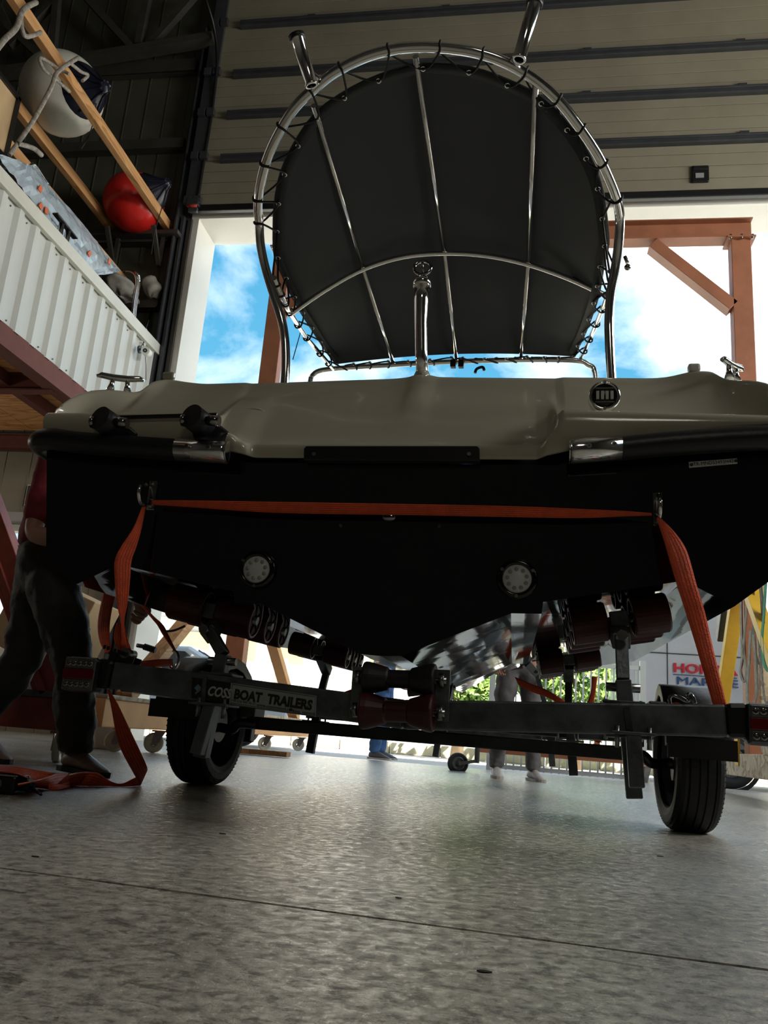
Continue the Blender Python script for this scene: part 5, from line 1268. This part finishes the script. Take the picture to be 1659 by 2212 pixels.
cloth_lump('plastic_wrapped_bundle','clear plastic wrapped bundle beside the slanted red strut','bundle',WY(105,1445,5.0),(.26,.16,.20),m_plastic,9)
bk_=WZ(228,1618,0)
bu=thing('white_bucket','white plastic bucket on the floor behind the standing leg','bucket',(bk_.x,bk_.y,0))
MB().lathe([(0,.004),(.10,.004),(.135,.27),(.14,.27),(.14,.285),(.13,.285),(.097,.012),(0,.012)],None,32).build('bucket_body',m_white,bu)
bd=WZ(560,1632,0); tag(MB().box((bd.x-.1,bd.y,.03),(.75,.14,.045)).build('wooden_board',m_timber,None,bevel=.004),'short pine board lying on the floor past the left wheel','board')
lev=thing('pump_lever','grey lever with black ribbed grip behind the left mudguard','lever')
MB().cyl(WY(296,1394,4.6),WY(312,1397,4.6),.012).build('lever_rod',m_galv,lev)
gp=[WY(312+k*2.2,1397+k*.7,4.6) for k in range(12)]
MB().tube(gp,[.017 if k%2 else .020 for k in range(12)],12).build('grip',m_blackrub,lev)
tag(MB().box((-6.3,7.2,.35),(1.6,.9,.7)).build('covered_pallet',m_card,None,bevel=.03),'low brown covered pallet deep under the mezzanine','pallet')
# ================================================================== PEOPLE
def limb(mb,pts): return mb
def shoe(par,ank,toe,mat,sole,L_=.27,w=.095):
    a=Vector(ank); t=Vector(toe); d=(t-a); d.z=0; d.normalize()
    heel=Vector((a.x,a.y,0))-d*.06; z0=min(toe[2],.03); o=part('shoe',par)
    x=Vector((d.y,-d.x,0)); rows=[]
    prof=[(0,.035,.075),(.04,.042,.095),(.09,.040,.10),(.14,.043,.085),(.19,.048,.06),(.235,.044,.045),(.265,.028,.032),(.275,.01,.015)]
    lift=max(0,a.z-.09); 
    for s_,hw,hh in prof:
        zz=lift*max(0,1-s_/.22)
        c_=heel+d*(s_*L_/.275)+Vector((0,0,zz)); hw*=w/.095
        rows.append([c_+x*hw*.95+Vector((0,0,.018)),c_+x*hw+Vector((0,0,hh*.55)),c_+x*hw*.55+Vector((0,0,hh)),c_-x*hw*.55+Vector((0,0,hh)),c_-x*hw+Vector((0,0,hh*.55)),c_-x*hw*.95+Vector((0,0,.018))])
    u=MB().grid(rows,True,True); u.add(rows[0],[(0,1,2,3,4,5)]); u.add(rows[-1],[(5,4,3,2,1,0)]); u.build('upper',mat,o,sub=1)
    rows2=[[r[0]+Vector((0,0,-.018))+x*.003,r[0]+x*.004+Vector((0,0,.004)),r[5]-x*.004+Vector((0,0,.004)),r[5]+Vector((0,0,-.018))-x*.003] for r in rows]
    s2=MB().grid(rows2,False,True); s2.add(rows2[0],[(0,1,2,3)]); s2.add(rows2[-1],[(3,2,1,0)]); s2.build('sole',sole,o)
    return o
def person(label,J,mats,sc=1.0,name='person',baggy=1.0,fist=None):
    """J: joint name -> world position"""
    t=thing(name,label,'person',(0,0,0)); V={k:Vector(v) for k,v in J.items()}
    pel=(V['hipL']+V['hipR'])/2+Vector((0,0,.06))
    chest=V['chest']; neck=V['neck']; head=V['head']
    P={'pel':(pel,(.13,.11)),'waist':(pel.lerp(chest,.45),(.125,.10)),'chest':(chest,(.15,.115)),'neck':(neck,.055),'nk2':(neck.lerp(head,.55),.052),'head':(head,.088),'crown':(head+(head-neck).normalized()*.09,.072)}
    E=[('pel','waist'),('waist','chest'),('chest','neck'),('neck','nk2'),('nk2','head'),('head','crown')]
    for s in'LR':
        P['sh'+s]=(V['sh'+s],.058); P['el'+s]=(V['el'+s],.042); P['fa'+s]=(V['el'+s].lerp(V['wr'+s],.35),.042); P['wr'+s]=(V['wr'+s],.027); P['pm'+s]=(V['wr'+s]+(V['wr'+s]-V['el'+s]).normalized()*.07,.033)
        P['hip'+s]=(V['hip'+s],.095); P['th'+s]=(V['hip'+s].lerp(V['kn'+s],.4),.08); P['kn'+s]=(V['kn'+s],.058); P['cf'+s]=(V['kn'+s].lerp(V['an'+s],.35),.057); P['an'+s]=(V['an'+s],.036)
        E+=[('chest','sh'+s),('sh'+s,'el'+s),('el'+s,'fa'+s),('fa'+s,'wr'+s),('wr'+s,'pm'+s),('pel','hip'+s),('hip'+s,'th'+s),('th'+s,'kn'+s),('kn'+s,'cf'+s),('cf'+s,'an'+s)]
    skin_body('body',m_skin,t,P,E,'pel')
    # face
    fd=V['face'].normalized(); sd_=fd.cross((head-neck).normalized()).normalized(); ud=sd_.cross(fd)
    MB().tube([head+fd*.085+ud*.02,head+fd*.105-ud*.015,head+fd*.088-ud*.03],[.008,.014,.010],8).build('nose',m_skin,t)
    MB().bar(head+fd*.086-ud*.052-sd_*.022,head+fd*.086-ud*.052+sd_*.022,.008,.010).build('mouth',M('lip',(.30,.10,.08),.5),t)
    for s in(-1,1):
        MB().ball(head+fd*.078+sd_*s*.032+ud*.02,.012,10).build('eye',m_lenswhite,t); MB().ball(head+fd*.087+sd_*s*.032+ud*.02,.006,8).build('iris',m_hair,t)
        MB().ball(head+sd_*s*.088,.026,10,(.5,.6,1)).build('ear',m_skin,t)
    hb_=MB(); q=Matrix.Translation(head+ud*.035-fd*.015)
    hb_.ball((0,0,0),.100,18,(1,1,.95),q); hb_.build('hair',m_hair,t)
    # clothes
    b=baggy
    Q={'pel':(pel+Vector((0,0,-.05)),(.135*b,.12*b)),'wst':(pel+Vector((0,0,.05)),(.140*b,.118*b))}; E2=[('pel','wst')]
    for s in'LR':
        Q['hip'+s]=(V['hip'+s],.112*b); Q['th'+s]=(V['hip'+s].lerp(V['kn'+s],.45),.098*b); Q['kn'+s]=(V['kn'+s],.078*b); Q['cf'+s]=(V['kn'+s].lerp(V['an'+s],.45),.076*b); Q['an'+s]=(V['an'+s]+Vector((0,0,.02)),.066*b); Q['hm'+s]=(V['an'+s]+Vector((0,0,-.02)),.062*b)
        E2+=[('pel','hip'+s),('hip'+s,'th'+s),('th'+s,'kn'+s),('kn'+s,'cf'+s),('cf'+s,'an'+s),('an'+s,'hm'+s)]
    o=skin_body('trousers',mats['trousers'],t,Q,E2,'pel',3)
    tx=bpy.data.textures.get('folds') or bpy.data.textures.new('folds','CLOUDS'); tx.noise_scale=.09
    md=o.modifiers.new('folds','DISPLACE'); md.texture=tx; md.strength=.035*b; md.mid_level=.5; md.texture_coords='GLOBAL'
    S_={'hem':(pel+Vector((0,0,-.03)),(.178,.15)),'waist':(pel.lerp(chest,.45),(.145,.12)),'chest':(chest,(.168,.13)),'neck':(neck-Vector((0,0,.03)),.068)}
    E3=[('hem','waist'),('waist','chest'),('chest','neck')]
    for s in'LR':
        k=.88
        S_['sh'+s]=(V['sh'+s],.074); S_['sl'+s]=(V['sh'+s].lerp(V['el'+s],.5),.066); S_['cu'+s]=(V['sh'+s].lerp(V['el'+s],k),.062)
        E3+=[('chest','sh'+s),('sh'+s,'sl'+s),('sl'+s,'cu'+s)]
    o=skin_body('shirt',mats['shirt'],t,S_,E3,'chest',3)
    md=o.modifiers.new('folds','DISPLACE'); md.texture=tx; md.strength=.02; md.mid_level=.5; md.texture_coords='GLOBAL'
    for s in'LR':
        shoe(t,V['an'+s],V['toe'+s],mats['shoe'],mats['sole'])
        # hand: palm and five separate curled fingers
        w_=V['wr'+s]; d=(w_-V['el'+s]).normalized(); pm=w_+d*.07
        side=d.cross(Vector((0,0,1))); side=side.normalized() if side.length>.05 else Vector((1,0,0)); nrm=side.cross(d).normalized()
        if 'grip'+s in V: nrm=(V['grip'+s]-pm); nrm=(nrm-d*nrm.dot(d)).normalized(); side=d.cross(nrm).normalized()
        hd=part('hand',t)
        cur=1.0 if 'grip'+s in V else .35
        for k,ln in enumerate((.072,.082,.078,.062)):
            b0=pm+side*(-.030+.020*k)-d*.01; p1=b0+d*.035+nrm*.004*cur
            a1=.5*cur+.15; p2=p1+(d*math.cos(a1*1.5)+nrm*math.sin(a1*1.5))*ln*.42; p3=p2+(d*math.cos(a1*2.8)+nrm*math.sin(a1*2.8))*ln*.33; p4=p3+(d*math.cos(a1*3.8)+nrm*math.sin(a1*3.8))*ln*.25
            skin_body('finger',m_skin,hd,{'a':(b0,.010),'b':(p1,.0100),'c':(p2,.0092),'d':(p3,.0085),'e':(p4,.0072)},[('a','b'),('b','c'),('c','d'),('d','e')],'a',1)
        sg2=-1
        b0=w_+d*.030+side*(-.022); p1=b0+side*(-.028)+d*.022+nrm*.012; p2=p1+d*.028+nrm*.022*cur+side*.006*cur; p3=p2+d*.018*(1-cur*.4)+nrm*.018*cur+side*.014*cur
        skin_body('thumb',m_skin,hd,{'a':(b0,.013),'b':(p1,.012),'c':(p2,.0105),'d':(p3,.0085)},[('a','b'),('b','c'),('c','d')],'a',1)
    return t
hnd=WY(344,1362,3.3)
J=dict(hipL=(-2.25,3.60,.89),hipR=(-2.11,3.42,.88),knL=(-2.31,3.68,.47),knR=(-1.905,3.42,.46),anL=(-2.50,3.74,.20),anR=(-1.875,3.50,.10),toeL=(-2.36,3.72,.03),toeR=(-1.70,3.44,.02),
  chest=(-2.15,3.48,1.22),neck=(-1.97,3.42,1.40),head=(-1.82,3.38,1.47),shL=(-2.10,3.62,1.36),shR=(-2.12,3.32,1.34),
  elL=(-1.86,3.50,1.05),elR=(-2.10,3.24,.98),wrL=tuple(hnd+Vector((-.12,.03,.12))),wrR=(-1.84,3.15,.93),face=(.8,-.1,-.5),gripL=tuple(hnd+Vector((.0,-.1,-.05))))
person('man in dark red shirt and dirty black work trousers standing left of the boat',J,dict(trousers=m_trous,shirt=m_shirt,shoe=m_shoe,sole=m_plast),baggy=1.2)
def standing(label,x,y,rz,mats,sc=1.0,step=0):
    c,s=math.cos(rz),math.sin(rz)
    def W_(a,b,z): return (x+(a*c-b*s)*sc,y+(a*s+b*c)*sc,z*sc+gz)
    gz=0
    J={}
    for k,sx_ in(('L',-1),('R',1)):
        st_=step*sx_
        J['hip'+k]=W_(sx_*.09,0,.90); J['kn'+k]=W_(sx_*.12,-.03+st_*.5,.50); J['an'+k]=W_(sx_*.15,.02+st_,.09); J['toe'+k]=W_(sx_*.18,-.2+st_,.02)
        J['sh'+k]=W_(sx_*.19,0,1.42); J['el'+k]=W_(sx_*.25,.02,1.12); J['wr'+k]=W_(sx_*.22,-.12,.90)
    J['chest']=W_(0,0,1.28); J['neck']=W_(0,0,1.48); J['head']=W_(0,-.02,1.64); J['face']=(s,-c,0)
    return person(label,J,mats)
grey_p=WZ(1112,1684,0)
standing('man in grey trousers and pale sneakers standing by the bow',grey_p.x,grey_p.y,.25,dict(trousers=m_grey,shirt=M('charcoal_shirt',(.05,.05,.06),.8),shoe=m_sneak,sole=m_sneak),1.0)
jp=WZ(826,1641,0)
standing('man in blue jeans and light blue shirt standing farthest out in the yard',jp.x-.05,jp.y,1.5,dict(trousers=m_jean,shirt=m_lshirt,shoe=M('grey_trainer',(.10,.10,.11),.5),sole=m_sneak),1.0,.0)

# small bits of debris on the floor
rnd=random.Random(11)
for x,y,lb in ((76,1851,'dark debris chip on the floor at far left, just behind the floor joint'),(480,1801,'small dark debris chip on the floor in front of the left wheel'),(861,1940,'dark debris chip on the floor in the middle, just behind the joint'),(1048,2100,'largest dark debris chip, in front of the floor joint'),(1426,1850,'dark debris chip on the floor in front of the right wheel')):
    p=WZ(x,y,.0003); mb=MB(); k=6; r=rnd.uniform(.004,.008)
    mb.prism([Vector((r*(1+.5*rnd.random())*math.cos(6.283*i/k),.6*r*(1+.5*rnd.random())*math.sin(6.283*i/k),0)) for i in range(k)],(0,0,.0015))
    o=mb.build('debris_chip',m_blackrub); o.location=p; tag(o,lb,'debris','bits of debris on the floor')
